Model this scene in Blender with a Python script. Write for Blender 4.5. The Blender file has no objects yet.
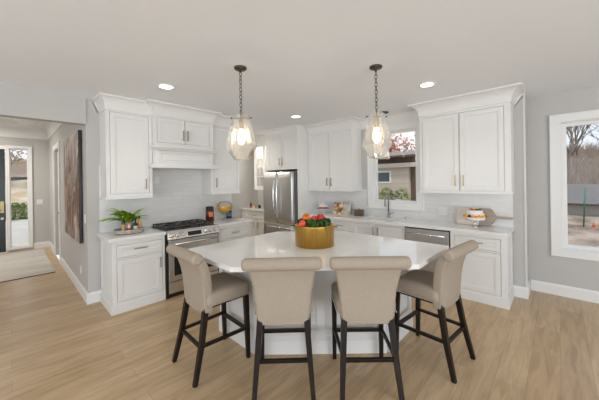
import bpy, bmesh, math, random
from mathutils import Vector, Matrix
random.seed(7)
PI = math.pi
SC = bpy.context.scene
COL = SC.collection

# ------------------------------------------------------------------ camera
YAW = math.radians(43.33); ROLL = math.atan2(8, 549); CAMH = 1.575
cam_d = bpy.data.cameras.new('camera'); cam = bpy.data.objects.new('camera', cam_d); COL.objects.link(cam)
fw = Vector((-math.sin(YAW), math.cos(YAW), 0)); rt = Vector((math.cos(YAW), math.sin(YAW), 0)); up = Vector((0, 0, 1))
cr = math.cos(ROLL) * rt - math.sin(ROLL) * up
cu = math.sin(ROLL) * rt + math.cos(ROLL) * up
m = Matrix.Identity(4)
for i in range(3):
    m[i][0] = cr[i]; m[i][1] = cu[i]; m[i][2] = -fw[i]
m[0][3] = 0; m[1][3] = 0; m[2][3] = CAMH
cam.matrix_world = m
cam_d.sensor_width = 36; cam_d.lens = 274 / 599 * 36; cam_d.shift_y = -19 / 599
cam_d.clip_start = 0.05; cam_d.clip_end = 300
SC.camera = cam

# ------------------------------------------------------------------ world, sun, added fill lights, exposure
SC.view_settings.view_transform = 'Standard'; SC.view_settings.look = 'None'
SC.view_settings.gamma = 1; SC.view_settings.use_curve_mapping = False
SC.view_settings.exposure = 0.0
W = bpy.data.worlds.new('sky'); SC.world = W; W.use_nodes = True
wn = W.node_tree.nodes; wl = W.node_tree.links; wn.clear()
wo = wn.new('ShaderNodeOutputWorld'); bg = wn.new('ShaderNodeBackground'); tc = wn.new('ShaderNodeTexCoord')
sx = wn.new('ShaderNodeSeparateXYZ'); cramp = wn.new('ShaderNodeValToRGB')
wl.new(tc.outputs['Generated'], sx.inputs[0]); wl.new(sx.outputs['Z'], cramp.inputs[0])
cramp.color_ramp.elements[0].position = 0.0; cramp.color_ramp.elements[0].color = (.88, .92, .97, 1)
cramp.color_ramp.elements[1].position = 0.6; cramp.color_ramp.elements[1].color = (.42, .62, .92, 1)
nz = wn.new('ShaderNodeTexNoise'); nz.inputs['Scale'].default_value = 4; nz.inputs['Detail'].default_value = 5
wl.new(tc.outputs['Generated'], nz.inputs['Vector'])
cr2 = wn.new('ShaderNodeValToRGB'); cr2.color_ramp.elements[0].position = .42; cr2.color_ramp.elements[1].position = .6
wl.new(nz.outputs[0], cr2.inputs[0])
mx = wn.new('ShaderNodeMix'); mx.data_type = 'RGBA'
wl.new(cr2.outputs[0], mx.inputs[0]); wl.new(cramp.outputs[0], mx.inputs[6]); mx.inputs[7].default_value = (.95, .96, .98, 1)
wl.new(mx.outputs[2], bg.inputs[0]); bg.inputs[1].default_value = 1.1
wl.new(bg.outputs[0], wo.inputs[0])

def light(name, kind, loc, energy, color=(1, 1, 1), rot=(0, 0, 0), **k):
    d = bpy.data.lights.new(name, kind); d.energy = energy; d.color = color
    for a, b in k.items(): setattr(d, a, b)
    o = bpy.data.objects.new(name, d); o.location = loc; o.rotation_euler = rot; COL.objects.link(o); return o
sun = light('sun', 'SUN', (0, 0, 20), 1.6, (1, .95, .88), angle=math.radians(3))
sun.rotation_euler = Vector((.55, -.45, .9)).to_track_quat('Z', 'Y').to_euler()
# added fill lights in assumed openings behind and beside the camera, tilted up
light('rear_fill_light', 'AREA', (-.2, -3.9, 1.45), 148, (.87, .935, 1), (PI / 2 + .6, 0, 0), shape='RECTANGLE', size=7.0, size_y=2.0)
light('side_fill_light', 'AREA', (4.4, .2, 1.4), 176, (.87, .935, 1), (PI / 2 + .6, 0, PI / 2), shape='RECTANGLE', size=4.6, size_y=2.0)

# ------------------------------------------------------------------ materials
MATS = {}
def mat(name, col, rough=.5, metal=0, spec=.5, emit=None, es=0, noise=None, bump=None, coat=0, **k):
    if name in MATS: return MATS[name]
    M = bpy.data.materials.new(name); M.use_nodes = True; nt = M.node_tree; b = nt.nodes['Principled BSDF']
    b.inputs['Base Color'].default_value = (*col, 1); b.inputs['Roughness'].default_value = rough
    b.inputs['Metallic'].default_value = metal; b.inputs['Specular IOR Level'].default_value = spec
    if coat: b.inputs['Coat Weight'].default_value = coat
    if emit: b.inputs['Emission Color'].default_value = (*emit, 1); b.inputs['Emission Strength'].default_value = es
    t = nt.nodes.new('ShaderNodeTexCoord')
    if noise:                       # (scale, second colour[, stretch])
        n = nt.nodes.new('ShaderNodeTexNoise'); n.inputs['Scale'].default_value = noise[0]; n.inputs['Detail'].default_value = 5
        mp = nt.nodes.new('ShaderNodeMapping'); mp.inputs['Scale'].default_value = noise[2] if len(noise) > 2 else (1, 1, 1)
        nt.links.new(t.outputs['Object'], mp.inputs[0]); nt.links.new(mp.outputs[0], n.inputs['Vector'])
        r = nt.nodes.new('ShaderNodeValToRGB'); r.color_ramp.elements[0].color = (*col, 1); r.color_ramp.elements[1].color = (*noise[1], 1)
        r.color_ramp.elements[0].position = .35; r.color_ramp.elements[1].position = .65
        nt.links.new(n.outputs[0], r.inputs[0]); nt.links.new(r.outputs[0], b.inputs['Base Color'])
    if bump:                        # (scale, strength)
        n2 = nt.nodes.new('ShaderNodeTexNoise'); n2.inputs['Scale'].default_value = bump[0]; n2.inputs['Detail'].default_value = 4
        nt.links.new(t.outputs['Object'], n2.inputs['Vector'])
        bp = nt.nodes.new('ShaderNodeBump'); bp.inputs['Strength'].default_value = bump[1]; bp.inputs['Distance'].default_value = .01
        nt.links.new(n2.outputs[0], bp.inputs['Height']); nt.links.new(bp.outputs[0], b.inputs['Normal'])
    MATS[name] = M; return M

def glassy(name, tint=(1, 1, 1), base=.05, gain=.5, rough=.02, milk=0):
    M = bpy.data.materials.new(name); M.use_nodes = True; nt = M.node_tree; nt.nodes.clear()
    o = nt.nodes.new('ShaderNodeOutputMaterial'); tr = nt.nodes.new('ShaderNodeBsdfTransparent'); g = nt.nodes.new('ShaderNodeBsdfGlossy')
    tr.inputs[0].default_value = (*tint, 1); g.inputs['Roughness'].default_value = rough
    f = nt.nodes.new('ShaderNodeFresnel'); f.inputs[0].default_value = 1.45
    ma = nt.nodes.new('ShaderNodeMath'); ma.operation = 'MULTIPLY_ADD'; ma.inputs[1].default_value = gain; ma.inputs[2].default_value = base
    mxs = nt.nodes.new('ShaderNodeMixShader')
    nt.links.new(f.outputs[0], ma.inputs[0]); nt.links.new(ma.outputs[0], mxs.inputs[0])
    nt.links.new(tr.outputs[0], mxs.inputs[1]); nt.links.new(g.outputs[0], mxs.inputs[2]); nt.links.new(mxs.outputs[0], o.inputs[0])
    if milk:
        tl = nt.nodes.new('ShaderNodeBsdfTranslucent'); tl.inputs[0].default_value = (.95, .92, .88, 1); df = nt.nodes.new('ShaderNodeBsdfDiffuse'); df.inputs[0].default_value = (.95, .92, .88, 1)
        a1 = nt.nodes.new('ShaderNodeMixShader'); a1.inputs[0].default_value = .5; nt.links.new(tl.outputs[0], a1.inputs[1]); nt.links.new(df.outputs[0], a1.inputs[2])
        a2 = nt.nodes.new('ShaderNodeMixShader'); a2.inputs[0].default_value = milk; nt.links.new(mxs.outputs[0], a2.inputs[1]); nt.links.new(a1.outputs[0], a2.inputs[2]); nt.links.new(a2.outputs[0], o.inputs[0])
    MATS[name] = M; return M

white = mat('cabinet_white', (.80, .79, .77), .35)
wallp = mat('wall_grey_paint', (.535, .52, .498), .75)
ceilp = mat('ceiling_white_paint', (.875, .90, .935), .85)
trimw = mat('trim_white', (.82, .815, .80), .4)
quartz = mat('white_quartz', (.84, .83, .81), .045, noise=(6, (.80, .79, .77)))
steel = mat('stainless_steel', (.60, .595, .59), .30, 1, noise=(3, (.66, .655, .65), (60, 60, 1)))
steelh = mat('stainless_bright', (.78, .77, .76), .2, 1)
blackm = mat('black_enamel', (.012, .012, .013), .3)
blackg = mat('black_oven_glass', (.01, .01, .012), .06)
iron = mat('cast_iron', (.03, .03, .03), .4)
brass = mat('champagne_brass', (.42, .33, .18), .35, 1)
nickel = mat('satin_nickel', (.45, .42, .36), .35, 1)
bronze = mat('aged_bronze', (.12, .10, .08), .4, 1)
linen = mat('beige_linen', (.335, .275, .21), .9, spec=.2, noise=(260, (.43, .365, .295), (1, 1, 1)), bump=(500, .25))
darkwood = mat('espresso_wood', (.007, .0045, .0035), .42, spec=.3, noise=(8, (.016, .008, .005), (6, 6, 1)))
goldp = mat('brushed_gold', (.42, .235, .045), .3, 1, noise=(5, (.56, .34, .09), (60, 60, 1)))
pane = glassy('window_glass', base=.0, gain=.25)
shade = glassy('seeded_glass', (.985, .975, .955), .10, 1.1, .06, .16)
clear = glassy('clear_glass', (.995, .995, .995), .03, .7)
bulbm = mat('bulb_glow', (1, .9, .7), .5, emit=(1, .82, .55), es=22)
canm = mat('can_glow', (1, 1, 1), .5, emit=(1, .95, .87), es=9)

def wood_floor():
    M = bpy.data.materials.new('oak_planks'); M.use_nodes = True; nt = M.node_tree; b = nt.nodes['Principled BSDF']; L = nt.links
    t = nt.nodes.new('ShaderNodeTexCoord'); mp = nt.nodes.new('ShaderNodeMapping'); mp.inputs['Rotation'].default_value = (0, 0, PI / 2)
    L.new(t.outputs['Object'], mp.inputs[0])
    br = nt.nodes.new('ShaderNodeTexBrick'); L.new(mp.outputs[0], br.inputs['Vector'])
    br.inputs['Color1'].default_value = (.475, .33, .19, 1); br.inputs['Color2'].default_value = (.57, .415, .255, 1)
    br.inputs['Mortar'].default_value = (.36, .25, .155, 1); br.inputs['Scale'].default_value = 1
    br.inputs['Mortar Size'].default_value = .0016; br.inputs['Brick Width'].default_value = 1.9; br.inputs['Row Height'].default_value = .19
    br.inputs['Bias'].default_value = 0; br.offset = .37
    n = nt.nodes.new('ShaderNodeTexNoise'); n.inputs['Scale'].default_value = 3.2; n.inputs['Detail'].default_value = 8; n.inputs['Distortion'].default_value = 1.0
    m2 = nt.nodes.new('ShaderNodeMapping'); m2.inputs['Scale'].default_value = (6, .7, 1); L.new(t.outputs['Object'], m2.inputs[0]); L.new(m2.outputs[0], n.inputs['Vector'])
    r = nt.nodes.new('ShaderNodeValToRGB'); r.color_ramp.elements[0].position = .3; r.color_ramp.elements[0].color = (.72, .68, .62, 1)
    r.color_ramp.elements[1].position = .62; r.color_ramp.elements[1].color = (1.06, 1.05, 1.03, 1); L.new(n.outputs[0], r.inputs[0])
    mu = nt.nodes.new('ShaderNodeMix'); mu.data_type = 'RGBA'; mu.blend_type = 'MULTIPLY'; mu.inputs[0].default_value = .8
    L.new(br.outputs[0], mu.inputs[6]); L.new(r.outputs[0], mu.inputs[7])
    # knots
    v = nt.nodes.new('ShaderNodeTexVoronoi'); v.inputs['Scale'].default_value = 1.6; m3 = nt.nodes.new('ShaderNodeMapping'); m3.inputs['Scale'].default_value = (2.0, .8, 1)
    L.new(t.outputs['Object'], m3.inputs[0]); L.new(m3.outputs[0], v.inputs['Vector'])
    r2 = nt.nodes.new('ShaderNodeValToRGB'); r2.color_ramp.elements[0].position = .0; r2.color_ramp.elements[0].color = (.35, .28, .22, 1)
    r2.color_ramp.elements[1].position = .05; r2.color_ramp.elements[1].color = (1, 1, 1, 1); L.new(v.outputs['Distance'], r2.inputs[0])
    mu2 = nt.nodes.new('ShaderNodeMix'); mu2.data_type = 'RGBA'; mu2.blend_type = 'MULTIPLY'; mu2.inputs[0].default_value = .7
    L.new(mu.outputs[2], mu2.inputs[6]); L.new(r2.outputs[0], mu2.inputs[7]); L.new(mu2.outputs[2], b.inputs['Base Color'])
    b.inputs['Roughness'].default_value = .33; b.inputs['Specular IOR Level'].default_value = .4
    bp = nt.nodes.new('ShaderNodeBump'); bp.inputs['Strength'].default_value = .15; bp.inputs['Distance'].default_value = .004
    L.new(br.outputs['Fac'], bp.inputs['Height']); bp.invert = True; L.new(bp.outputs[0], b.inputs['Normal'])
    return M
floorm = wood_floor()

def tile_mat(name, rot):
    M = bpy.data.materials.new(name); M.use_nodes = True; nt = M.node_tree; b = nt.nodes['Principled BSDF']; L = nt.links
    t = nt.nodes.new('ShaderNodeTexCoord'); mp = nt.nodes.new('ShaderNodeMapping'); mp.inputs['Rotation'].default_value = rot
    L.new(t.outputs['Object'], mp.inputs[0]); br = nt.nodes.new('ShaderNodeTexBrick'); L.new(mp.outputs[0], br.inputs['Vector'])
    br.inputs['Color1'].default_value = (.735, .725, .705, 1); br.inputs['Color2'].default_value = (.77, .765, .75, 1); br.inputs['Mortar'].default_value = (.665, .655, .64, 1)
    br.inputs['Scale'].default_value = 1; br.inputs['Mortar Size'].default_value = .0018; br.inputs['Brick Width'].default_value = .30; br.inputs['Row Height'].default_value = .065
    L.new(br.outputs[0], b.inputs['Base Color']); b.inputs['Roughness'].default_value = .18
    n = nt.nodes.new('ShaderNodeTexNoise'); n.inputs['Scale'].default_value = 14; L.new(t.outputs['Object'], n.inputs['Vector'])
    bp = nt.nodes.new('ShaderNodeBump'); bp.inputs['Strength'].default_value = .25; bp.inputs['Distance'].default_value = .01
    L.new(n.outputs[0], bp.inputs['Height']); L.new(bp.outputs[0], b.inputs['Normal'])
    return M
tile_back = tile_mat('backsplash_tile_back', (PI / 2, 0, 0)); tile_left = tile_mat('backsplash_tile_left', (PI / 2, 0, PI / 2))
# left wall lies in YZ: swap axes so that bricks run along Y
tile_left.node_tree.nodes['Mapping'].inputs['Rotation'].default_value = (0, -PI / 2, -PI / 2)

# ------------------------------------------------------------------ mesh helpers
class MB:
    def __init__(s): s.bm = bmesh.new()
    def box(s, x0, y0, z0, x1, y1, z1):
        v = [s.bm.verts.new(p) for p in ((x0, y0, z0), (x1, y0, z0), (x1, y1, z0), (x0, y1, z0), (x0, y0, z1), (x1, y0, z1), (x1, y1, z1), (x0, y1, z1))]
        for f in ((0, 3, 2, 1), (4, 5, 6, 7), (0, 1, 5, 4), (1, 2, 6, 5), (2, 3, 7, 6), (3, 0, 4, 7)): s.bm.faces.new([v[i] for i in f])
        return s
    def plate(s, x0, x1, z0, z1, holes, a, b, axis='y'):
        """slab of thickness a..b along axis with rectangular holes (x0,z0,x1,z1)"""
        zs = sorted({z0, z1, *[h[1] for h in holes], *[h[3] for h in holes]})
        for q in range(len(zs) - 1):
            c = (zs[q] + zs[q + 1]) / 2; cur = x0
            for h in sorted(h for h in holes if h[1] < c < h[3]):
                if h[0] > cur + 1e-6: s._pl(cur, h[0], zs[q], zs[q + 1], a, b, axis)
                cur = h[2]
            if cur < x1 - 1e-6: s._pl(cur, x1, zs[q], zs[q + 1], a, b, axis)
        return s
    def _pl(s, u0, u1, z0, z1, a, b, axis):
        if axis == 'y': s.box(u0, a, z0, u1, b, z1)
        elif axis == 'x': s.box(a, u0, z0, b, u1, z1)
        else: s.box(u0, z0, a, u1, z1, b)
    def tube(s, pts, r, seg=8, square=False, smooth=True):
        pts = [Vector(p) for p in pts]; n = len(pts); rs = r if isinstance(r, (list, tuple)) else [r] * n
        rings = []; ref = None
        for i, p in enumerate(pts):
            d = (pts[min(i + 1, n - 1)] - pts[max(i - 1, 0)]).normalized()
            if ref is None: ref = Vector((1, 0, 0)) if abs(d.x) < .7 else Vector((0, 1, 0))
            a = d.cross(ref).normalized(); b = d.cross(a).normalized(); ref = -b if False else a.cross(d).normalized()
            q = 4 if square else seg; k = math.sqrt(2) if square else 1; off = PI / 4 if square else 0
            rings.append([s.bm.verts.new(p + (a * math.cos(2 * PI * j / q + off) + b * math.sin(2 * PI * j / q + off)) * rs[i] * k) for j in range(q)])
        for i in range(n - 1):
            q = len(rings[0])
            for j in range(q):
                f = s.bm.faces.new((rings[i][j], rings[i][(j + 1) % q], rings[i + 1][(j + 1) % q], rings[i + 1][j])); f.smooth = smooth and not square
        s.bm.faces.new(rings[0][::-1]); s.bm.faces.new(rings[-1]); return s
    def lathe(s, prof, seg=24, c=(0, 0, 0), sx=1, sy=1, smooth=True, cap=True, off=0):
        rings = []
        for r, z in prof:
            rings.append([s.bm.verts.new((c[0] + sx * r * math.cos(2 * PI * j / seg + off), c[1] + sy * r * math.sin(2 * PI * j / seg + off), c[2] + z)) for j in range(seg)])
        for i in range(len(rings) - 1):
            for j in range(seg):
                f = s.bm.faces.new((rings[i][j], rings[i][(j + 1) % seg], rings[i + 1][(j + 1) % seg], rings[i + 1][j])); f.smooth = smooth
        if cap: s.bm.faces.new(rings[0][::-1]); s.bm.faces.new(rings[-1])
        return s
    def prism(s, poly, z0, z1):
        a = [s.bm.verts.new((x, y, z0)) for x, y in poly]; b = [s.bm.verts.new((x, y, z1)) for x, y in poly]; n = len(poly)
        for i in range(n): s.bm.faces.new((a[i], a[(i + 1) % n], b[(i + 1) % n], b[i]))
        s.bm.faces.new(a[::-1]); s.bm.faces.new(b); return s
    def extr(s, prof, x0, x1, axis='x'):
        """profile points (p,z) extruded along axis: 'x' -> (t,p,z), 'y' -> (p,t,z)"""
        f = (lambda t, p, z: (t, p, z)) if axis == 'x' else (lambda t, p, z: (p, t, z))
        a = [s.bm.verts.new(f(x0, *q)) for q in prof]; b = [s.bm.verts.new(f(x1, *q)) for q in prof]; n = len(prof)
        for i in range(n): s.bm.faces.new((a[i], a[(i + 1) % n], b[(i + 1) % n], b[i]))
        s.bm.faces.new(a[::-1]); s.bm.faces.new(b); return s
    def rbox(s, c, h, r, n=6, fn=None):
        c = Vector(c); vs = {}
        def vert(p):
            key = tuple(round(q, 5) for q in p)
            if key not in vs:
                q = Vector((p[0] * h[0], p[1] * h[1], p[2] * h[2]))
                inn = Vector([max(-h[i] + r, min(h[i] - r, q[i])) for i in range(3)]); d = q - inn
                if d.length > 1e-9: q = inn + d.normalized() * r
                q = q + c
                if fn: q = Vector(fn(*q))
                vs[key] = s.bm.verts.new(q)
            return vs[key]
        def g(i):
            t = -1 + 2 * i / n
            return t
        for ax in range(3):
            for sg in (-1, 1):
                for i in range(n):
                    for j in range(n):
                        q = []
                        for (a, b) in ((i, j), (i + 1, j), (i + 1, j + 1), (i, j + 1)):
                            p = [0, 0, 0]; p[ax] = sg; p[(ax + 1) % 3] = g(a); p[(ax + 2) % 3] = g(b); q.append(vert(p))
                        if sg < 0: q = q[::-1]
                        if len(set(q)) == 4: f = s.bm.faces.new(q); f.smooth = True
        return s
    def ball(s, c, r, n=8, sc=(1, 1, 1)):
        M = Matrix.Translation(c) @ Matrix.Diagonal((*[r * q for q in sc], 1))
        res = bmesh.ops.create_uvsphere(s.bm, u_segments=n, v_segments=max(4, n // 2), radius=1, matrix=M)
        for v in res['verts']:
            for f in v.link_faces: f.smooth = True
        return s
    def build(s, name, m, parent=None, loc=None, bevel=0, seg=2, kind=None, label=None, recalc=True):
        if recalc: bmesh.ops.recalc_face_normals(s.bm, faces=s.bm.faces[:])
        me = bpy.data.meshes.new(name); s.bm.to_mesh(me); s.bm.free(); me.materials.append(m)
        o = bpy.data.objects.new(name, me); COL.objects.link(o)
        if parent: o.parent = parent
        if loc: o.location = loc
        if bevel:
            b = o.modifiers.new('bevel', 'BEVEL'); b.width = bevel; b.segments = seg; b.limit_method = 'ANGLE'; b.angle_limit = math.radians(40)
        if kind: o['kind'] = kind
        if label: o['label'] = label
        return o

def tag(o, label, cat, group=None):
    o['label'] = label; o['category'] = cat
    if group: o['group'] = group
    return o
def thing(name, label, cat, loc=(0, 0, 0), rz=0, group=None):
    o = bpy.data.objects.new(name, None); o.empty_display_size = .1; COL.objects.link(o); o.location = loc; o.rotation_euler = (0, 0, rz)
    return tag(o, label, cat, group)
def dup(root, loc, rz, label, group=None):
    def cp(o, par):
        c = o.copy(); COL.objects.link(c); c.parent = par
        for ch in o.children: cp(ch, c)
        return c
    r = cp(root, None); r.location = loc; r.rotation_euler = (0, 0, rz); r['label'] = label
    if group: r['group'] = group
    return r
def struct(mb, name, m, bevel=0, parent=None): return mb.build(name, m, parent, bevel=bevel, kind=None if parent else 'structure')

# ------------------------------------------------------------------ room shell
CE = 2.70; BW = 4.61; FWY = 5.02; LX = -4.5; PY = .70
struct(MB().box(-9.4, -2.6, -.12, -4.62, .70, 0).box(-4.62, -4.0, -.12, 4.5, 5.02, 0).box(-5.92, 3.0, -.12, -4.62, 4.61, 0), 'floor', floorm)
struct(MB().box(-4.62, -4.0, CE, 4.5, 5.02, CE + .1).box(-5.92, 3.0, CE, -4.62, 4.61, CE + .1), 'ceiling', ceilp)
struct(MB().box(-9.4, -2.6, 3.02, -4.62, .70, 3.1), 'ceiling_foyer', ceilp)
# window wall with the sink window
W1 = (-2.47, 1.17, -1.69, 2.43)
struct(MB().plate(-6.04, -.31, 0, CE, [W1], BW, BW + .14), 'wall_back', wallp)
struct(MB().box(-.43, BW + .14, 0, -.31, FWY, CE), 'wall_corner_return', wallp)
W2 = (.03, .62, 1.95, 2.30)
struct(MB().plate(-.43, 4.5, 0, CE, [W2], FWY, FWY + .14), 'wall_far_right', wallp)
struct(MB().box(-.322, BW - .008, .146, -.302, BW, CE).box(-.31, BW, .146, -.302, BW + .022, CE), 'trim_1', mat('corner_bead_paint', (.70, .69, .67), .5))
# range wall, header over the foyer opening, painting wall
struct(MB().box(LX - .12, PY + .12, 0, LX, 3.0, CE), 'wall_left', wallp)
struct(MB().box(LX - .12, -1.7, 2.36, LX + .02, PY, 3.1).box(LX - .12, -4, 0, LX, -1.7, 3.1), 'wall_header', wallp)
DR = (-8.15, 0, -7.28, 2.33)
struct(MB().plate(-9.52, LX, 0, 3.1, [DR], PY, PY + .12), 'wall_foyer_side', wallp)
struct(MB().box(-6.04, 3.0, 0, -5.92, BW, CE).box(-5.92, 2.88, 0, -4.62, 3.0, CE), 'wall_nook', wallp)
FD = (-1.02, 0, -.045, 2.44); SL = (.006, .10, .33, 2.45)
struct(MB().plate(-2.72, PY, 0, 3.1, [FD, SL, (-1.37, .12, -1.08, 2.44)], -9.52, -9.4, 'x'), 'wall_foyer_front', wallp)
struct(MB().box(-9.4, -2.72, 0, -4.62, -2.6, 3.1), 'wall_foyer_far', wallp)
# living-room walls behind the camera, with their window openings
struct(MB().plate(-4.62, 4.62, 0, CE, [(-3.7, .4, 3.3, 2.4)], -4.12, -4.0), 'wall_rear', wallp)
struct(MB().plate(-4.0, 5.16, 0, CE, [(-2.1, .4, 2.5, 2.4)], 4.5, 4.62, 'x'), 'wall_right', wallp)
# tiled backsplashes
struct(MB().box(-3.775, BW - .01, .90, -2.60, BW, 1.40).box(-2.60, BW - .01, .90, -1.585, BW, 1.075).box(-1.585, BW - .01, .90, -.44, BW, 1.40), 'wall_backsplash_back', tile_back)
struct(MB().box(LX, .83, .86, LX + .01, 2.88, 1.83), 'wall_backsplash_left', tile_left)
# baseboards
def bprof(o, s): return [(o, 0), (o - .016 * s, 0), (o - .016 * s, .125), (o - .008 * s, .145), (o, .145)]
struct(MB().extr(bprof(FWY, 1), -.29, 4.5), 'baseboard_right', trimw)
struct(MB().extr(bprof(BW, 1), -.455, -.292), 'baseboard_stub', trimw)
struct(MB().extr([(-.31, 0), (-.294, 0), (-.294, .125), (-.302, .145), (-.31, .145)], BW, FWY - .016, 'y'), 'baseboard_return', trimw)
struct(MB().extr(bprof(PY, 1), -7.18, LX + .016), 'baseboard_left', trimw)
struct(MB().extr([(LX, 0), (LX + .016, 0), (LX + .016, .125), (LX + .008, .145), (LX, .145)], PY, .835, 'y'), 'baseboard_range', trimw)
struct(MB().extr(bprof(PY, 1), -9.4, -8.25), 'baseboard_foyer', trimw)
struct(MB().extr([(-9.4, 0), (-9.384, 0), (-9.384, .125), (-9.392, .145), (-9.4, .145)], .40, .684, 'y'), 'baseboard_entry', trimw)
# foyer cove crown
def cove(d, h, n=6): return [(d * (1 - math.cos(t * PI / 2 / n)), -h + h * math.sin(t * PI / 2 / n)) for t in range(n + 1)]
def wall_cove(o, sgn, zt, d, h): return [(o, zt - h - .05), (o + sgn * .015, zt - h - .05), (o + sgn * .02, zt - h)] + [(o + sgn * (.02 + a), zt + b) for a, b in cove(d, h)] + [(o, zt)]
struct(MB().extr(wall_cove(PY, -1, 3.02, .26, .26), -9.4, LX - .12), 'trim_2', trimw)
struct(MB().extr(wall_cove(-9.4, 1, 3.02, .26, .26), -2.6, PY, 'y'), 'trim_3', trimw)
# oval plaster ring on the foyer ceiling
ring = MB(); prof = [(1.0, 3.02), (1.0, 2.985), (.96, 2.90), (.86, 2.90), (.80, 3.02)]
for i in range(len(prof) - 1):
    ring.lathe([prof[i], prof[i + 1]], 48, (-8.35, -.95, 0), .95, 1.32, cap=False)
struct(ring, 'trim_4', trimw)
# crown over the sink window between the cabinets
struct(MB().extr(wall_cove(BW, -1, CE, .09, .11), -2.73, -1.50), 'trim_5', white)

def window(name, hole, y0, depth, cas, sill=False, axis='y', sgn=1, sash=.045, cw=.095):
    """casing on the room side of plane y0, sash and pane set back; axis is the wall normal"""
    x0, z0, x1, z1 = hole; r = MB()
    t = -.022 * sgn
    P = lambda mb, a, b, c, d, p, q: mb._pl(a, b, c, d, min(p, q), max(p, q), axis)
    root = r
    P(r, x0 - cw, x1 + cw, z1, z1 + cw, y0 + t, y0); P(r, x0 - cw, x0, z0, z1, y0 + t, y0); P(r, x1, x1 + cw, z0, z1, y0 + t, y0)
    P(r, x0 - cw, x1 + cw, z0 - cw, z0, y0 + t, y0)
    # back band
    u = -.032 * sgn
    P(r, x0 - cw - .012, x1 + cw + .012, z1 + cw - .012, z1 + cw + .01, y0 + u, y0); P(r, x0 - cw - .012, x0 - cw + .012, z0 - cw, z1 + cw - .012, y0 + u, y0); P(r, x1 + cw - .012, x1 + cw + .012, z0 - cw, z1 + cw - .012, y0 + u, y0)
    # jamb liner
    P(r, x0, x0 + .012, z0, z1, y0, y0 + depth * sgn); P(r, x1 - .012, x1, z0, z1, y0, y0 + depth * sgn); P(r, x0 + .012, x1 - .012, z1 - .012, z1, y0, y0 + depth * sgn); P(r, x0 + .012, x1 - .012, z0, z0 + .012, y0, y0 + depth * sgn)
    o = r.build(name, trimw, bevel=.002, kind='structure')
    f = MB(); a, b = y0 + .06 * sgn, y0 + .095 * sgn; q = .012
    P(f, x0 + q, x1 - q, z1 - q - sash, z1 - q, a, b); P(f, x0 + q, x1 - q, z0 + q, z0 + q + sash, a, b)
    P(f, x0 + q, x0 + q + sash, z0 + q + sash, z1 - q - sash, a, b); P(f, x1 - q - sash, x1 - q, z0 + q + sash, z1 - q - sash, a, b)
    f.build('window_sash', trimw, o, bevel=.002)
    g = MB(); P(g, x0 + q + sash, x1 - q - sash, z0 + q + sash, z1 - q - sash, y0 + .075 * sgn, y0 + .079 * sgn); g.build('pane', pane, o)
    return o
w1 = window('window_1', W1, BW, .14, 1, sash=.03, cw=.10)
MB().box(-2.585, BW - .045, 1.055, -1.575, BW - .022, 1.085).build('window_sill', trimw, w1, bevel=.003)
MB().rbox((-2.03, BW + .05, 1.225), (.045, .012, .01), .008).build('window_latch', trimw, w1)
w2 = window('window_2', W2, FWY, .14, 1)
MB().rbox((.42, FWY + .05, .69), (.07, .012, .012), .008).build('window_latch', trimw, w2)
w3 = window('window_3', SL, -9.4, .12, 1, axis='x', sgn=-1, sash=.012, cw=.05)
w4 = window('window_4', (-1.37, .12, -1.08, 2.44), -9.4, .12, 1, axis='x', sgn=-1, sash=.02, cw=.055)
# rear and side openings have no frames or panes, only the fill lights
# front door
doorm = mat('door_dark_green_paint', (.012, .022, .022), .3)
d1 = MB().box(-9.48, -1.0, .01, -9.43, -.065, 2.42).build('door_1', doorm, bevel=.003, kind='structure')
MB().plate(-1.0 + .14, -.065 - .14, .25, 2.28, [(-.75, .40, -.31, 1.0), (-.75, 1.15, -.31, 2.15)], -9.428, -9.42, 'x').build('door_moulding', doorm, d1)
MB().box(-9.428, -.15, .93, -9.42, -.085, 1.20).build('handle_plate', brass, d1, bevel=.004)
MB().tube([(-9.42, -.117, 1.0), (-9.37, -.117, 1.0), (-9.37, -.23, 1.0)], .011).build('door_handle', brass, d1)
MB().tube([(-9.43, -.117, .80), (-9.40, -.117, .80)], .028, 12).build('deadbolt', nickel, d1)
struct(MB().box(-9.5, -1.02, 2.42, -9.378, -.045, 2.50).box(-9.52, -1.02, 0, -9.40, -.045, .012), 'trim_6', trimw, .002)
# interior door in the foyer's side wall
d2 = MB().box(-8.148, PY + .05, 0, -7.282, PY + .09, 2.32).build('door_2', trimw, bevel=.003, kind='structure')
MB().plate(-8.0, -7.43, .3, 2.2, [(-7.9, .4, -7.53, 1.0), (-7.9, 1.12, -7.53, 2.1)], PY + .042, PY + .05).build('door_moulding', trimw, d2)
MB().ball((-7.36, PY + .0, 1.0), .028, 12).tube([(-7.36, PY, 1.0), (-7.36, PY + .05, 1.0)], .01).build('door_knob', bronze, d2)
struct(MB().box(-8.25, PY - .022, 0, -8.15, PY, 2.43).box(-7.28, PY - .022, 0, -7.18, PY, 2.43).box(-8.15, PY - .022, 2.33, -7.28, PY, 2.43), 'trim_7', trimw, .002)

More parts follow.
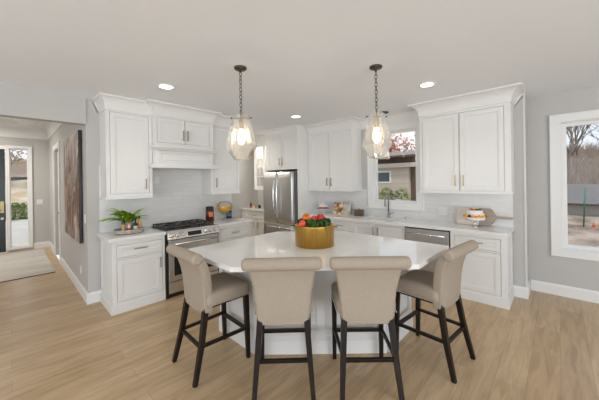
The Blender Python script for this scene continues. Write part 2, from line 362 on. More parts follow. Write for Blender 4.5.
# ------------------------------------------------------------------ cabinets
def shaker(x0, z0, x1, z1, st=.055, t=.019, y=0.0):
    mb = MB(); g = .0045; x0 += g; x1 -= g; z0 += g; z1 -= g
    mb.box(x0, y, z0, x0 + st, y + t, z1).box(x1 - st, y, z0, x1, y + t, z1).box(x0 + st, y, z0, x1 - st, y + t, z0 + st).box(x0 + st, y, z1 - st, x1 - st, y + t, z1)
    mb.box(x0 + st, y + .010, z0 + st, x1 - st, y + t, z1 - st)
    b = .010     # inner bead, stepped down to the panel
    X0, X1, Z0, Z1 = x0 + st, x1 - st, z0 + st, z1 - st
    mb.box(X0, y + .004, Z0, X0 + b, y + .012, Z1).box(X1 - b, y + .004, Z0, X1, y + .012, Z1).box(X0 + b, y + .004, Z0, X1 - b, y + .012, Z0 + b).box(X0 + b, y + .004, Z1 - b, X1 - b, y + .012, Z1)
    return mb
def pull(parent, x, z, vert=True, L=.14, m=None, y=0):
    mb = MB(); w = .0055; a = (0, L / 2) if vert else (L / 2, 0)
    mb.tube([(x - a[0], y - .028, z - a[1]), (x + a[0], y - .028, z + a[1])], w, square=True)
    for s in (-.38, .38):
        px, pz = (x, z + s * L) if vert else (x + s * L, z); mb.tube([(px, y, pz), (px, y - .028, pz)], .005)
    return mb.build('handle', m or brass, parent)
def crown(root, w, d, z0, z1, L, R, out=.13, name='crown_moulding', e=.0015):
    """flared cove crown around the top of a cabinet, front at y=0, back at y=d"""
    pr = [(0.0, z0), (.012, z0 + .004), (.012, z0 + .02)] + [(.012 + (out - .02) * (1 - math.cos(t * PI / 12)), z0 + .02 + (z1 - z0 - .045) * math.sin(t * PI / 12)) for t in range(1, 7)] + [(out, z1 - .02), (out, z1)]
    mb = MB(); rows = []
    for o, z in pr:
        rows.append([mb.bm.verts.new(p) for p in ((e - o * L, d, z), (e - o * L, e - o, z), (w - e + o * R, e - o, z), (w - e + o * R, d, z))])
    for i in range(len(rows) - 1):
        for j in range(3):
            if (j == 0 and not L) or (j == 2 and not R): continue
            mb.bm.faces.new((rows[i][j], rows[i][j + 1], rows[i + 1][j + 1], rows[i + 1][j]))
    mb.bm.faces.new(rows[0]); mb.bm.faces.new(rows[-1]); 
    if L: mb.bm.faces.new([r[0] for r in rows])
    else: mb.bm.faces.new([r[1] for r in rows] + [rows[-1][0], rows[0][0]])
    if R: mb.bm.faces.new([r[3] for r in rows][::-1])
    else: mb.bm.faces.new([r[2] for r in rows][::-1] + [rows[0][3], rows[-1][3]])
    return mb.build(name, white, root)
def base_cab(name, label, loc, rz, w, d, fronts, sideL=False, sideR=False, H=.872, bodyH=None, hm=None):
    """fronts: (type,x0,z0,x1,z1,hx,hz,vert)"""
    root = thing(name, label, 'cabinet', loc, rz, None)
    mb = MB(); mb.box(0, .021, 0, w, d, bodyH or H)
    mb.plate(0, w, 0, H, [(f[1], f[2], f[3], f[4]) for f in fronts], 0, .021)
    mb.build('cabinet_body', white, root)
    for f in fronts:
        st = .042 if f[0] == 'drawer' else .055
        o = shaker(*f[1:5], st=st).build(f[0], white, root, bevel=.0012, seg=1)
        if f[5] is not None: pull(o, f[5], f[6], f[7], .15 if not f[7] else .14, hm)
    for k, on in ((0, sideL), (1, sideR)):
        if on:
            mb = MB(); t = .018; z0, z1 = .15, H
            xa, xb = (-t, 0) if k == 0 else (w, w + t)
            mb.plate(0, d, 0, H, [(.055, .20, d - .055, H - .06)], xa, xb, 'x')
            mb.box(xa + (.010 if k == 0 else 0), .055, .20, xb - (0 if k == 0 else .010), d - .055, H - .06)
            mb.build('side_panel', white, root, bevel=.0012, seg=1)
    xl = -.018 if sideL else 0; xr = w + (.018 if sideR else 0)
    mb = MB(); mb.box(xl - .014 * sideL, -.014, 0, xr + .014 * sideR, -.0003, .105).box(xl - .007 * sideL, -.007, .105, xr + .007 * sideR, -.0003, .118)
    if sideL: mb.box(xl - .014, -.0003, 0, xl - .0003, d, .105).box(xl - .007, -.0003, .105, xl - .0003, d, .118)
    if sideR: mb.box(xr + .0003, -.0003, 0, xr + .014, d, .105).box(xr + .0003, -.0003, .105, xr + .007, d, .118)
    mb.build('base_moulding', white, root, bevel=.0015, seg=1)
    return root
def upper_cab(name, label, loc, rz, w, d, z0, doors, zt=2.515, L=1, R=1, out=.13, rail=True, cz=CE, hm=None, body=None):
    root = thing(name, label, 'cabinet', loc, rz)
    mb = MB(); mb.box(0, .021, z0, w, d, cz - .001); mb.plate(0, w, z0, cz - .001, [(f[0], f[1], f[2], f[3]) for f in doors], 0, .021)
    mb.build('cabinet_body', white, root)
    for f in doors:
        o = shaker(*f[:4]).build('door', white, root, bevel=.0012, seg=1)
        if f[4] is not None: pull(o, f[4], f[5], True, .15, hm)
    crown(root, w, d, zt + .0, cz - .0015, L, R, out)
    if rail:
        e = .012
        mb = MB().box(-e * L, -e, z0 - .03, w + e * R, d, z0 - .0003).box(-.006 * L, -.006, z0, w + .006 * R, -.0003, z0 + .012)
        mb.build('light_rail', white, root, bevel=.003)
    return root
R90 = PI / 2
XF = -3.89; DB = 4.5 - 3.89 - .012
base_cab('base_cabinet', 'white one-drawer base cabinet under the fern, left of the range', (XF, .853, 0), R90, .588, DB,
         [('drawer', .03, .665, .558, .822, .29, .755, False), ('door', .03, .13, .558, .645, .525, .52, True)], sideL=True, hm=nickel)
base_cab('base_cabinet', 'short white base cabinet between range and passage, under the yellow dessert', (XF, 2.240, 0), R90, .620, DB,
         [('drawer', .04, .665, .588, .822, .31, .748, False), ('door', .04, .13, .588, .645, .09, .52, True)], sideR=False, hm=nickel)
YB = 4.09; DK = BW - YB - .012
base_cab('base_cabinet', 'white base cabinet with drawer beside the refrigerator panel', (-3.772, YB, 0), 0, .68, DK,
         [('drawer', .04, .665, .64, .83, .34, .762, False), ('door', .04, .13, .64, .645, .6, .52, True)], hm=nickel)
base_cab('base_cabinet', 'narrow white drawer cabinet left of the sink doors', (-3.09, YB, 0), 0, .455, DK,
         [('drawer', .02, .665, .43, .83, .225, .77, False), ('drawer', .02, .40, .43, .645, .225, .56, False), ('drawer', .02, .13, .43, .38, .225, .3, False)], hm=nickel)
base_cab('base_cabinet', 'white two-door sink cabinet under the kitchen window', (-2.632, YB, 0), 0, .938, DK,
         [('door', .03, .13, .4675, .84, .425, .735, True), ('door', .4705, .13, .908, .84, .513, .735, True)], bodyH=.68, hm=nickel)
base_cab('base_cabinet', 'white end base cabinet right of the dishwasher, with drawer over door', (-1.068, YB, 0), 0, .600, DK,
         [('drawer', .045, .67, .555, .825,   .30, .757, False), ('door', .045, .13, .555, .65, .09, .52, True)], sideR=True, hm=nickel)
# range-wall uppers
UX = -4.15; UD = .348
upper_cab('upper_cabinet', 'tall single-door white wall cabinet above the fern', (UX, .845, 0), R90, .54, UD, 1.40,
          [(.04, 1.44, .50, 2.50, .455, 1.565)], L=1, R=0, out=.08)
upper_cab('upper_cabinet', 'single-door white wall cabinet right of the range hood', (UX, 2.285, 0), R90, .54, UD, 1.40,
          [(.045, 1.44, .50, 2.50, .085, 1.565)], L=0, R=1, out=.095)
# hood cabinet with mantle
hc = thing('range_hood_cabinet', 'white hood surround with two small doors and a moulded mantle above the range', 'range hood', (-4.06, 1.39, 0), R90)
mb = MB(); mb.box(0, .021, 2.07, .89, .43, CE - .001).plate(0, .89, 2.07, CE - .001, [(.035, 2.145, .428, 2.50), (.43, 2.145, .825, 2.50)], 0, .021); mb.build('cabinet_body', white, hc)
o = shaker(.035, 2.145, .428, 2.50, .045).build('door', white, hc, bevel=.0012, seg=1); pull(o, .398, 2.27, True, .15)
o = shaker(.43, 2.145, .825, 2.50, .045).build('door', white, hc, bevel=.0012, seg=1); pull(o, .46, 2.27, True, .15)
crown(hc, .89, .085, 2.515, CE - .0015, 1, 1, .11)
mb = MB(); mb.box(.0, .0, 1.84, .89, .43, 2.068).plate(.035, .855, 1.85, 2.03, [(.075, 1.885, .815, 1.995)], -.014, -.0003)
mb.box(.09, -.008, 1.90, .80, -.0003, 1.98); mb.build('hood_panel', white, hc, bevel=.002)
def ledge(zs):
    mb = MB()
    for e, a, b in zs:
        mb.box(-min(e, .10), -e, a, .89 + min(e, .10), -.0, b)
    return mb
ledge([(.035, 2.035, 2.05), (.055, 2.05, 2.067), (.085, 2.067, 2.085)]).build('mantle_moulding', white, hc, bevel=.003)
ledge([(.045, 1.815, 1.85), (.075, 1.79, 1.815), (.055, 1.782, 1.79)]).build('mantle_moulding', white, hc, bevel=.003)
MB().box(.03, .02, 1.79, .86, .42, 1.838).build('hood_liner', steel, hc)
# window-wall uppers
UY = 4.27
upper_cab('upper_cabinet', 'two-door white wall cabinet between refrigerator and sink window', (-3.765, UY, 0), 0, 1.045, .338, 1.40,
          [(.05, 1.41, .535, 2.495, .49, 1.55), (.538, 1.41, 1.025, 2.495, .585, 1.55)], L=0, R=1)
upper_cab('upper_cabinet', 'wide two-door white wall cabinet right of the sink window', (-1.515, UY, 0), 0, 1.095, .338, 1.40,
          [(.035, 1.41, .525, 2.485, .475, 1.55), (.53, 1.41, 1.03, 2.485, .575, 1.55)], L=1, R=1)
# refrigerator enclosure
fe = thing('refrigerator_surround', 'white two-door cabinet and tall side panels around the refrigerator', 'cabinet', (-4.76, 3.965, 0), 0)
mb = MB(); mb.box(.03, .021, 1.82, .96, .643, CE - .001).plate(.03, .96, 1.82, CE - .001, [(.045, 1.865, .50, 2.49), (.503, 1.865, .945, 2.49)], 0, .021); mb.build('cabinet_body', white, fe)
o = shaker(.045, 1.865, .50, 2.49).build('door', white, fe, bevel=.0012, seg=1); pull(o, .46, 1.99, True, .16)
o = shaker(.503, 1.865, .945, 2.49).build('door', white, fe, bevel=.0012, seg=1); pull(o, .545, 1.99, True, .16)
MB().box(0, 0, 0, .029, .643, CE - .001).build('side_panel', white, fe, bevel=.002)
MB().box(.961, 0, 0, .985, .643, CE - .001).build('side_panel', white, fe, bevel=.002)
crown(fe, .985, .30, 2.515, CE - .0015, 0, 0, .07)
# nook cabinets
base_cab('base_cabinet', 'white pantry-nook base cabinet seen left of the refrigerator', (-5.905, 4.10, 0), 0, 1.14, .49,
         [('drawer', .16, .665, .98, .83, .55, .76, False), ('door', .16, .13, .57, .645, .50, .53, True), ('door', .573, .13, .98, .645, .65, .53, True)], hm=nickel)
ng = thing('glass_cabinet', 'white wall cabinet with mullioned lit glass door, in the pantry nook', 'cabinet', (-5.60, 4.27, 0), 0)
mb = MB().box(0, .32, 1.37, .78, .338, CE - .001).box(0, .021, 1.37, .018, .32, CE - .001).box(.762, .021, 1.37, .78, .32, CE - .001).box(.018, .021, 1.37, .762, .32, 1.40).box(.018, .021, 2.50, .762, .32, CE - .001)
mb.plate(0, .78, 1.37, CE - .001, [(.05, 1.41, .388, 2.48), (.392, 1.41, .73, 2.48)], 0, .021).build('cabinet_body', white, ng)
for a, b in ((.05, .388), (.392, .73)):
    f = MB().plate(a + .003, b - .003, 1.413, 2.477, [(a + .045, 1.46, b - .045, 2.43)], 0, .019)
    c = (a + b) / 2; f.box(c - .007, .004, 1.46, c + .007, .014, 2.43)
    for z in (1.70, 1.94, 2.18): f.box(a + .045, .004, z - .007, b - .045, .014, z + .007)
    o = f.build('door', white, ng); MB().box(a + .045, .008, 1.46, b - .045, .010, 2.43).build('pane', pane, o)
MB().box(.02, .03, 1.87, .76, .31, 1.885).box(.02, .03, 2.12, .76, .31, 2.135).box(.02, .03, 1.63, .76, .31, 1.645).build('shelf', clear, ng)
MB().box(.06, .10, 2.488, .72, .14, 2.4995).build('lamp', canm, ng, label='lit strip under the cabinet top')
crown(ng, .78, .338, 2.515, CE - .0015, 1, 0, .07)
light('nook_cabinet_light', 'POINT', (-5.21, 4.42, 2.40), 5, (1, .93, .8), shadow_soft_size=.05)

# ------------------------------------------------------------------ counters
def slab(poly, label, name='countertop', holes=None):
    o = MB().prism(poly, .874, .914).build(name, quartz, bevel=.004); return tag(o, label, 'countertop')
slab([(LX + .012, .80), (-3.862, .80), (-3.862, 1.452), (LX + .012, 1.452)], 'white quartz countertop slab under the fern tray, left of the range')
slab([(LX + .012, 2.238), (-3.862, 2.238), (-3.862, 2.885), (LX + .012, 2.885)], 'white quartz countertop slab right of the range, under the dark jar')
mb = MB(); SK = (-2.52, 4.17, -1.86, 4.50)
mb.plate(-3.772, -.432, 4.062, BW - .012, [SK], .874, .914, 'z')
tag(mb.build('countertop', quartz), 'long white quartz countertop along the window wall, with the sink cut in', 'countertop')
tag(MB().box(-5.915, 4.075, .874, -4.763, BW - .004, .914).build('countertop', quartz, bevel=.003), 'white countertop slab in the pantry nook', 'countertop')
sk = thing('sink', 'white undermount sink in the counter below the window', 'sink', (0, 0, 0))
s = MB(); a, b, c, d = SK
s.box(a, b, .69, c, d, .70).box(a - .01, b - .01, .69, a, d + .01, .873).box(c, b - .01, .69, c + .01, d + .01, .873).box(a, b - .01, .69, c, b, .873).box(a, d, .69, c, d + .01, .873)
s.build('basin', mat('sink_white', (.8, .8, .79), .15), sk)
MB().lathe([(.04, .701), (.04, .703), (.02, .704)], 16, (-2.19, 4.33, 0)).build('drain', steel, sk)
faucetm = mat('brushed_nickel', (.36, .355, .34), .3, 1)
fa = thing('faucet', 'stainless gooseneck faucet with side lever behind the sink', 'faucet', (-2.155, 4.535, .914))
MB().lathe([(.028, 0), (.028, .012), (.018, .02), (.016, .10)], 16).build('faucet_base', faucetm, fa)
pts = [(0, 0, .1), (0, 0, .33)] + [(-.0, -.06 + .06 * math.cos(t), .33 + .06 * math.sin(t)) for t in [PI * k / 8 for k in range(1, 9)]] + [(0, -.12, .30)]
MB().tube(pts, .0125, 10).build('neck', faucetm, fa)
MB().lathe([(.014, 0), (.018, .01), (.018, .09), (.013, .10)], 14, (0, -.12, .20)).build('spray_head', faucetm, fa)
MB().tube([(.0, 0, .07), (.045, 0, .075), (.10, 0, .10)], [.012, .008, .006]).build('lever', faucetm, fa)
sd = thing('soap_dispenser', 'small dark grey air-gap cap on the counter right of the faucet', 'dispenser', (-1.86, 4.545, .914))
MB().lathe([(.019, 0), (.019, .045), (.016, .055), (.0, .057)], 14).build('cap', steel, sd); MB().lathe([(.024, 0), (.024, .004)], 14).build('collar', steelh, sd)

# ------------------------------------------------------------------ range
rg = thing('range', 'stainless steel gas range with six knobs and black grates', 'range', (-3.86, 1.456, 0), R90)
RW = .776
MB().box(0, .03, .02, RW, .62, .895).build('range_body', steel, rg, bevel=.003)
MB().box(0, .0, .0, .02, .03, .88).box(RW - .02, 0, 0, RW, .03, .88).box(.02, .02, .0, RW - .02, .03, .06).build('side_trim', blackm, rg)
MB().box(.0, .05, .896, RW, .625, .914).build('cooktop', blackm, rg, bevel=.004)
MB().extr([(-.035, .80), (.05, .80), (.05, .914), (.03, .916), (-.005, .885)], .004, RW - .004).build('control_panel', steelh, rg, bevel=.003)
MB().extr([(-.0352, .825), (-.036, .825), (-.0165, .878), (-.0152, .878)], .29, .485).build('display', blackg, rg)
def knob(x):
    c = Vector((x, -.022, .852)); n = Vector((0, -.93, .37)).normalized()
    mb = MB().tube([c, c + n * .010, c + n * .012, c + n * .034, c + n * .038], [.030, .030, .024, .022, .018], 14)
    o = mb.build('knob', steelh, rg); MB().tube([c + n * .038 + Vector((0, 0, -.012)), c + n * .040 + Vector((0, 0, .012))], .003, square=True).build('pointer', steel, o); return o
for x in (.065, .14, .215, .56, .635, .71): knob(x)
dr = MB().box(.02, -.02, .225, RW - .02, .0295, .785).build('oven_door', steel, rg, bevel=.004)
MB().box(.09, -.023, .30, RW - .09, -.0203, .62).build('oven_window', blackg, dr)
MB().tube([(.05, -.062, .735), (RW - .05, -.062, .735)], .0145, 12).tube([(.09, -.02, .735), (.09, -.062, .735)], .009).tube([(RW - .09, -.02, .735), (RW - .09, -.062, .735)], .009).build('handle', steelh, dr)
MB().box(.02, -.018, .785, RW - .02, .0295, .80).build('vent_gap', blackm, rg)
MB().box(.02, -.018, .065, RW - .02, .0295, .215).build('warming_drawer', steel, rg, bevel=.004)
for k in range(3):
    x0 = .03 + k * .24; x1 = x0 + .234; mb = MB(); y0, y1 = .085, .605; z = .948; h = .007
    def bar(p, q): mb.tube([p, q], h, square=True)
    for x in (x0 + h, x1 - h): bar((x, y0, z), (x, y1, z))
    for y in (y0, (y0 + y1) / 2, y1): bar((x0, y, z), (x1, y, z))
    cx = (x0 + x1) / 2
    for cy in (.215, .475):
        bar((x0, cy, z + .006), (cx - .03, cy, z + .006)); bar((x1, cy, z + .006), (cx + .03, cy, z + .006)); bar((cx, cy - .12, z + .006), (cx, cy - .03, z + .006)); bar((cx, cy + .12, z + .006), (cx, cy + .03, z + .006))
    for x in (x0 + h, x1 - h):
        for y in (y0 + .01, y1 - .01): bar((x, y, .914), (x, y, z))
    mb.build('grate', iron, rg)
    for cy in (.215, .475): MB().lathe([(.045, 0), (.045, .012), (.032, .016), (.032, .024), (.0, .026)], 18, (cx, cy, .914)).build('burner', iron, rg)

# ------------------------------------------------------------------ refrigerator
fr = thing('refrigerator', 'stainless french-door refrigerator in the white surround', 'refrigerator', (-4.719, 3.83, 0), 0)
FWI = .905
fw_ = FWI
MB().box(.0, .075, .02, fw_, .76, 1.775).build('refrigerator_body', mat('fridge_side_grey', (.12, .12, .12), .5), fr)
def fdoor(x0, x1, z0, z1, nm='door'):
    return MB().rbox(((x0 + x1) / 2, .034, (z0 + z1) / 2), ((x1 - x0) / 2, .034, (z1 - z0) / 2), .012, 8).build(nm, steel, fr)
l = fdoor(.003, fw_ / 2 - .002, .70, 1.765); r = fdoor(fw_ / 2 + .002, fw_ - .003, .70, 1.765)
b1 = fdoor(.003, fw_ - .003, .40, .69, 'freezer_drawer'); b2 = fdoor(.003, fw_ - .003, .06, .39, 'freezer_drawer')
for door, x in ((l, fw_ / 2 - .05), (r, fw_ / 2 + .05)):
    MB().tube([(x, .0, .86), (x, -.035, .90), (x, -.058, 1.05), (x, -.064, 1.23), (x, -.058, 1.42), (x, -.035, 1.57), (x, 0, 1.61)], .013, 10).build('handle', steelh, door)
for dd, z in ((b1, .635), (b2, .335)):
    MB().tube([(.07, .0, z), (.10, -.045, z), (fw_ / 2, -.06, z), (fw_ - .10, -.045, z), (fw_ - .07, 0, z)], .012, 10).build('handle', steelh, dd)

# ------------------------------------------------------------------ dishwasher
dw = thing('dishwasher', 'stainless dishwasher with black top edge between sink cabinet and end cabinet', 'dishwasher', (-1.690, 4.085, 0), 0)
MB().box(.004, .02, .10, .614, .50, .871).build('dishwasher_body', blackm, dw)
o = MB().box(.012, -.015, .11, .606, .02, .852).build('door', steel, dw, bevel=.004)
MB().tube([(.05, -.055, .79), (.57, -.055, .79)], .011, 10).tube([(.08, -.015, .79), (.08, -.055, .79)], .008).tube([(.54, -.015, .79), (.54, -.055, .79)], .008).build('handle', steelh, o)
MB().box(.004, .03, 0, .614, .06, .10).build('kick_plate', blackm, dw)

# ------------------------------------------------------------------ island
IP = [(-2.70, 1.17), (-1.856, 1.17), (-.79, 2.18), (-.79, 2.975), (-2.10, 2.975), (-2.70, 2.42)]
tag(MB().prism(IP, .874, .914).build('island_countertop', quartz, bevel=.004), 'large six-sided white quartz top of the island', 'countertop')
isl = thing('kitchen_island', 'white angled island base under the quartz top', 'kitchen island', (0, 0, 0))
BP = [(-2.64, 1.545), (-2.035, 1.545), (-1.165, 2.36), (-1.165, 2.93), (-2.08, 2.93), (-2.64, 2.40)]
MB().prism(BP, 0, .873).build('island_body', white, isl)
cx0 = sum(p[0] for p in BP) / 6; cy0 = sum(p[1] for p in BP) / 6
for i in range(6):
    p, q = Vector(BP[i]), Vector(BP[(i + 1) % 6]); d = (q - p); L = d.length; ang = math.atan2(d.y, d.x)
    # panel frame in local coords: x along edge, y outward = -normal left; outward is to the right of travel
    n = 1 if L < .9 else 2
    mb = MB(); st = .08; holes = []
    wcell = (L - st * (n + 1)) / n
    for k in range(n): holes.append((st + k * (wcell + st), .22, st + k * (wcell + st) + wcell, .79))
    mb.plate(.006, L - .006, .0, .872, holes, -.018, -.0003)
    for h in holes: mb.box(h[0], -.006, h[1], h[2], -.0003, h[3])
    mb.box(.0, -.030, 0, L, -.018, .13).box(.003, -.024, .13, L - .003, -.018, .145)
    o = mb.build('panel', white, isl, bevel=.0015, seg=1); o.location = (p.x, p.y, 0); o.rotation_euler = (0, 0, ang)

# ------------------------------------------------------------------ bar stools
def make_stool(label, loc, rz):
    t = thing('bar_stool', label, 'bar stool', loc, rz, 'upholstered bar stools around the island')
    def dome(x, y, z):
        if z > .60: z += .022 * max(0, 1 - (x / .23) ** 2) * max(0, 1 - ((y - .04) / .24) ** 2) ; 
        return (x * (1 + .03 * (y > 0) * y / .25), y, z)
    seat = MB().rbox((0, .04, .618), (.222, .205, .058), .04, 14, dome).build('seat', linen, t)
    for x in (-.2235, .2235):
        nm = MB()
        for k in range(18):
            y = -.14 + k * .0205; nm.ball((x * (1 + .03 * max(0, y) / .25), y, .578), .0055, 6)
        nm.build('nailhead_row', steelh, seat)
    nm = MB()
    for k in range(20): nm.ball((-.195 + k * .0205, .247, .578), .0055, 6)
    nm.build('nailhead_row', steelh, seat)
    # backrest: curved wedge plus rolled top
    out = [(-.115, .508), (-.118, .64), (-.125, .74), (-.142, .83), (-.168, .91), (-.205, .98), (-.24, 1.015), (-.262, 1.0), (-.252, .95), (-.232, .90), (-.212, .83), (-.20, .74), (-.194, .64), (-.190, .508)]
    hw = lambda z: .196 + .012 * max(0, z - .53) / .2 + .034 * max(0, (z - .70) / .3) ** 1.3
    mb = MB(); n = 12; rows = []
    for i in range(n + 1):
        s_ = -1 + 2 * i / n; row = []
        for (y, z) in out:
            yy = y + .012 * s_ * s_          # slight wrap around the sitter
            row.append(mb.bm.verts.new((s_ * hw(z), yy, z)))
        rows.append(row)
    m_ = len(out)
    for i in range(n):
        for j in range(m_):
            f = mb.bm.faces.new((rows[i][j], rows[i][(j + 1) % m_], rows[i + 1][(j + 1) % m_], rows[i + 1][j])); f.smooth = True
    mb.bm.faces.new(rows[0][::-1]); mb.bm.faces.new(rows[-1])
    # roll
    R = .046; L = .284; pts = []; rs = []
    for k in range(5): a = PI / 2 * k / 4; pts.append((-L + .03 - .03 * math.cos(a), -.262, .986)); rs.append(max(.012, R - .022 + .022 * math.sin(a)))
    for k in range(1, 8): pts.append((-L + .03 + (2 * L - .06) * k / 8, -.262, .986)); rs.append(R)
    for k in range(5): a = PI / 2 * (1 - k / 4); pts.append((L - .03 + .03 * math.cos(a), -.262, .986)); rs.append(max(.012, R - .022 + .022 * math.sin(a)))
    mb.tube(pts, rs, 18)
    bk = mb.build('backrest', linen, t, bevel=.012, seg=3)
    for s_ in (-1, 1):
        MB().tube([(s_ * (hw(z) - .012), y - .0005 + .012, z) for y, z in [(-.190, .545), (-.194, .64), (-.200, .74), (-.212, .83), (-.232, .90), (-.248, .94)]], .0035, 6).build('piping', mat('linen_piping', (.36, .30, .24), .9), bk)
    for sx_ in (-1, 1):
        MB().tube([(sx_ * .205, .205, .57), (sx_ * .205, .215, .30), (sx_ * .207, .222, 0)], [.021, .019, .0155], square=True).build('leg', darkwood, t, bevel=.002)
        MB().tube([(sx_ * .172, -.155, .57), (sx_ * .190, -.20, .30), (sx_ * .212, -.27, 0)], [.022, .020, .016], square=True).build('leg', darkwood, t, bevel=.002)
        MB().tube([(sx_ * .190, -.203, .27), (sx_ * .205, .214, .27)], .0125, square=True).build('stretcher', darkwood, t, bevel=.002)
    MB().tube([(-.20, .214, .255), (.20, .214, .255)], .014, square=True).build('footrest', darkwood, t, bevel=.002)
    MB().tube([(-.19, -.205, .262), (.19, -.205, .262)], .0125, square=True).build('stretcher', darkwood, t, bevel=.002)
    MB().box(-.185, -.15, .545, .185, .225, .562).build('seat_frame', darkwood, t)
    return t
st0 = make_stool('beige linen bar stool at the island side facing the range, leftmost stool', (-2.255, 1.245, 0), math.radians(-2))
dup(st0, (-1.617, 1.512, 0), math.radians(44.5), 'beige linen bar stool seen from behind, nearest the leftmost stool')
dup(st0, (-1.155, 1.943, 0), math.radians(43), 'beige linen bar stool seen from behind, next to the rightmost stool')
dup(st0, (-.845, 2.585, 0), math.radians(84), 'beige linen bar stool at the right end, its back towards the window wall cabinets')

# ------------------------------------------------------------------ ceiling lights
def pendant(loc, label, group):
    t = thing('pendant_light', label, 'pendant light', loc, 0, group)
    z = loc[2]
    MB().lathe([(.062, -.0005), (.062, -.012), (.050, -.022), (.012, -.026), (.010, -.05)], 20).build('canopy', bronze, t)
    ch = MB(); zz = -.05; k = 0
    while zz > -.445:
        a = (0 if k % 2 else PI / 2); n = 10; pts = [(math.cos(a) * .013 * math.sin(2 * PI * j / n), math.sin(a) * .013 * math.sin(2 * PI * j / n), zz - .014 + .024 * math.cos(2 * PI * j / n)) for j in range(n)]
        ch.tube(pts + [pts[0]], .0032, 5); zz -= .038; k += 1
    ch.build('chain', bronze, t)
    MB().lathe([(.006, -.44), (.008, -.50), (.022, -.51), (.024, -.60), (.018, -.61)], 14).build('socket', brass, t)
    rb = Vector((.70, .71, 0)); MB().tube([rb * -.098 + Vector((0, 0, -.497)), rb * .098 + Vector((0, 0, -.497))], .004).ball(rb * .098 + Vector((0, 0, -.497)), .009).ball(rb * -.098 + Vector((0, 0, -.497)), .009).build('crossbar', bronze, t)
    MB().lathe([(.012, -.60), (.020, -.625), (.030, -.66), (.033, -.70), (.026, -.735), (.010, -.755)], 14).build('bulb', bulbm, t)
    pr = [(.050, -.462), (.076, -.470), (.088, -.51), (.152, -.785), (.072, -.905), (.02, -.915)]
    MB().lathe(pr, 8, smooth=False, cap=False, off=.2).build('glass_shade', shade, t, recalc=False)
    l_ = light('pendant_bulb_light', 'POINT', (0, 0, -.69), 9, (1, .82, .6), shadow_soft_size=.035); l_.parent = t
    return t
PG = 'faceted glass pendants over the island'
pendant((-2.265, 1.575, CE), 'faceted glass pendant on bronze chain, the one nearer the range', PG)
pendant((-1.305, 2.512, CE), 'faceted glass pendant on bronze chain, the one in front of the sink window', PG)
sp = thing('pendant_light', 'small sink pendant with dark canopy, half hidden behind the faceted pendant before the window', 'pendant light', (-2.10, 4.30, CE))
MB().lathe([(.075, -.0005), (.075, -.014), (.06, -.022), (.01, -.03)], 20).build('canopy', bronze, sp)
MB().tube([(0, 0, -.03), (0, 0, -.55)], .005).build('rod', bronze, sp)
MB().lathe([(.02, -.55), (.024, -.60), (.02, -.62)], 12).build('socket', brass, sp)
MB().lathe([(.012, -.62), (.026, -.67), (.024, -.70), (.01, -.72)], 12).build('bulb', bulbm, sp)
MB().lathe([(.03, -.60), (.06, -.62), (.085, -.78)], 20, cap=False).build('glass_shade', shade, sp)
l_ = light('sink_pendant_light', 'POINT', (0, 0, -.67), 4, (1, .82, .6), shadow_soft_size=.03); l_.parent = sp
def can(x, y, label, e=16, zc=CE, sz=130):
    t = thing('recessed_light', label, 'ceiling light', (x, y, zc), 0, 'recessed ceiling downlights')
    MB().lathe([(.095, -.0005), (.093, -.006), (.075, -.008), (.072, -.0035)], 28, cap=False).build('trim_ring', trimw, t)
    MB().lathe([(.073, -.0005), (.073, -.004)], 28).build('diffuser', canm, t)
    l_ = light('downlight', 'SPOT', (0, 0, -.02), e, (1, .94, .85), spot_size=math.radians(sz), spot_blend=.9, shadow_soft_size=.08); l_.parent = t
can(-3.314, 1.268, 'recessed round downlight above the range-wall cabinets')
can(-3.310, 3.443, 'recessed round downlight in front of the refrigerator')
can(-1.121, 3.421, 'recessed round downlight in front of the right window-wall cabinets')
can(-5.42, 3.42, 'added unseen downlight in the pantry nook ceiling, brightening nook and refrigerator', 92, sz=172)  # unseen downlight, added to brighten the nook walls and the refrigerator front
light('foyer_ceiling_light', 'AREA', (-8.2, -.9, 2.93), 60, (1, .95, .88), (0, 0, 0), size=.4)

# ------------------------------------------------------------------ wall plates
def plate(name, label, loc, rz, w=.075, h=.12, slots=1):
    t = thing(name, label, 'wall plate', loc, rz)
    MB().box(-w / 2, -.006, -h / 2, w / 2, -.0003, h / 2).build('cover', trimw, t, bevel=.002)
    for k in range(slots):
        x = (k - (slots - 1) / 2) * .046
        MB().box(x - .016, -.010, -.03, x + .016, -.006, .03).build('switch' if 'switch' in name else 'socket', trimw, t, bevel=.001)
plate('light_switch', 'white light switch on the wall between painting and cabinet', (-4.63, PY, 1.11), 0, slots=1)
plate('wall_outlet', 'white outlet low on the wall under the painting', (-5.0, PY, .34), 0)
plate('wall_outlet', 'white double outlet on the backsplash left of the cutting boards', (-1.30, BW - .010, 1.08), 0, w=.12, slots=2)
plate('wall_outlet', 'white outlet on the tile just under the hood, left end', (LX + .010, 1.56, 1.62), R90, h=.11)
plate('light_switch', 'white switch plate beside the front door sidelight', (-9.4, .52, 1.15), R90, w=.11, slots=2)

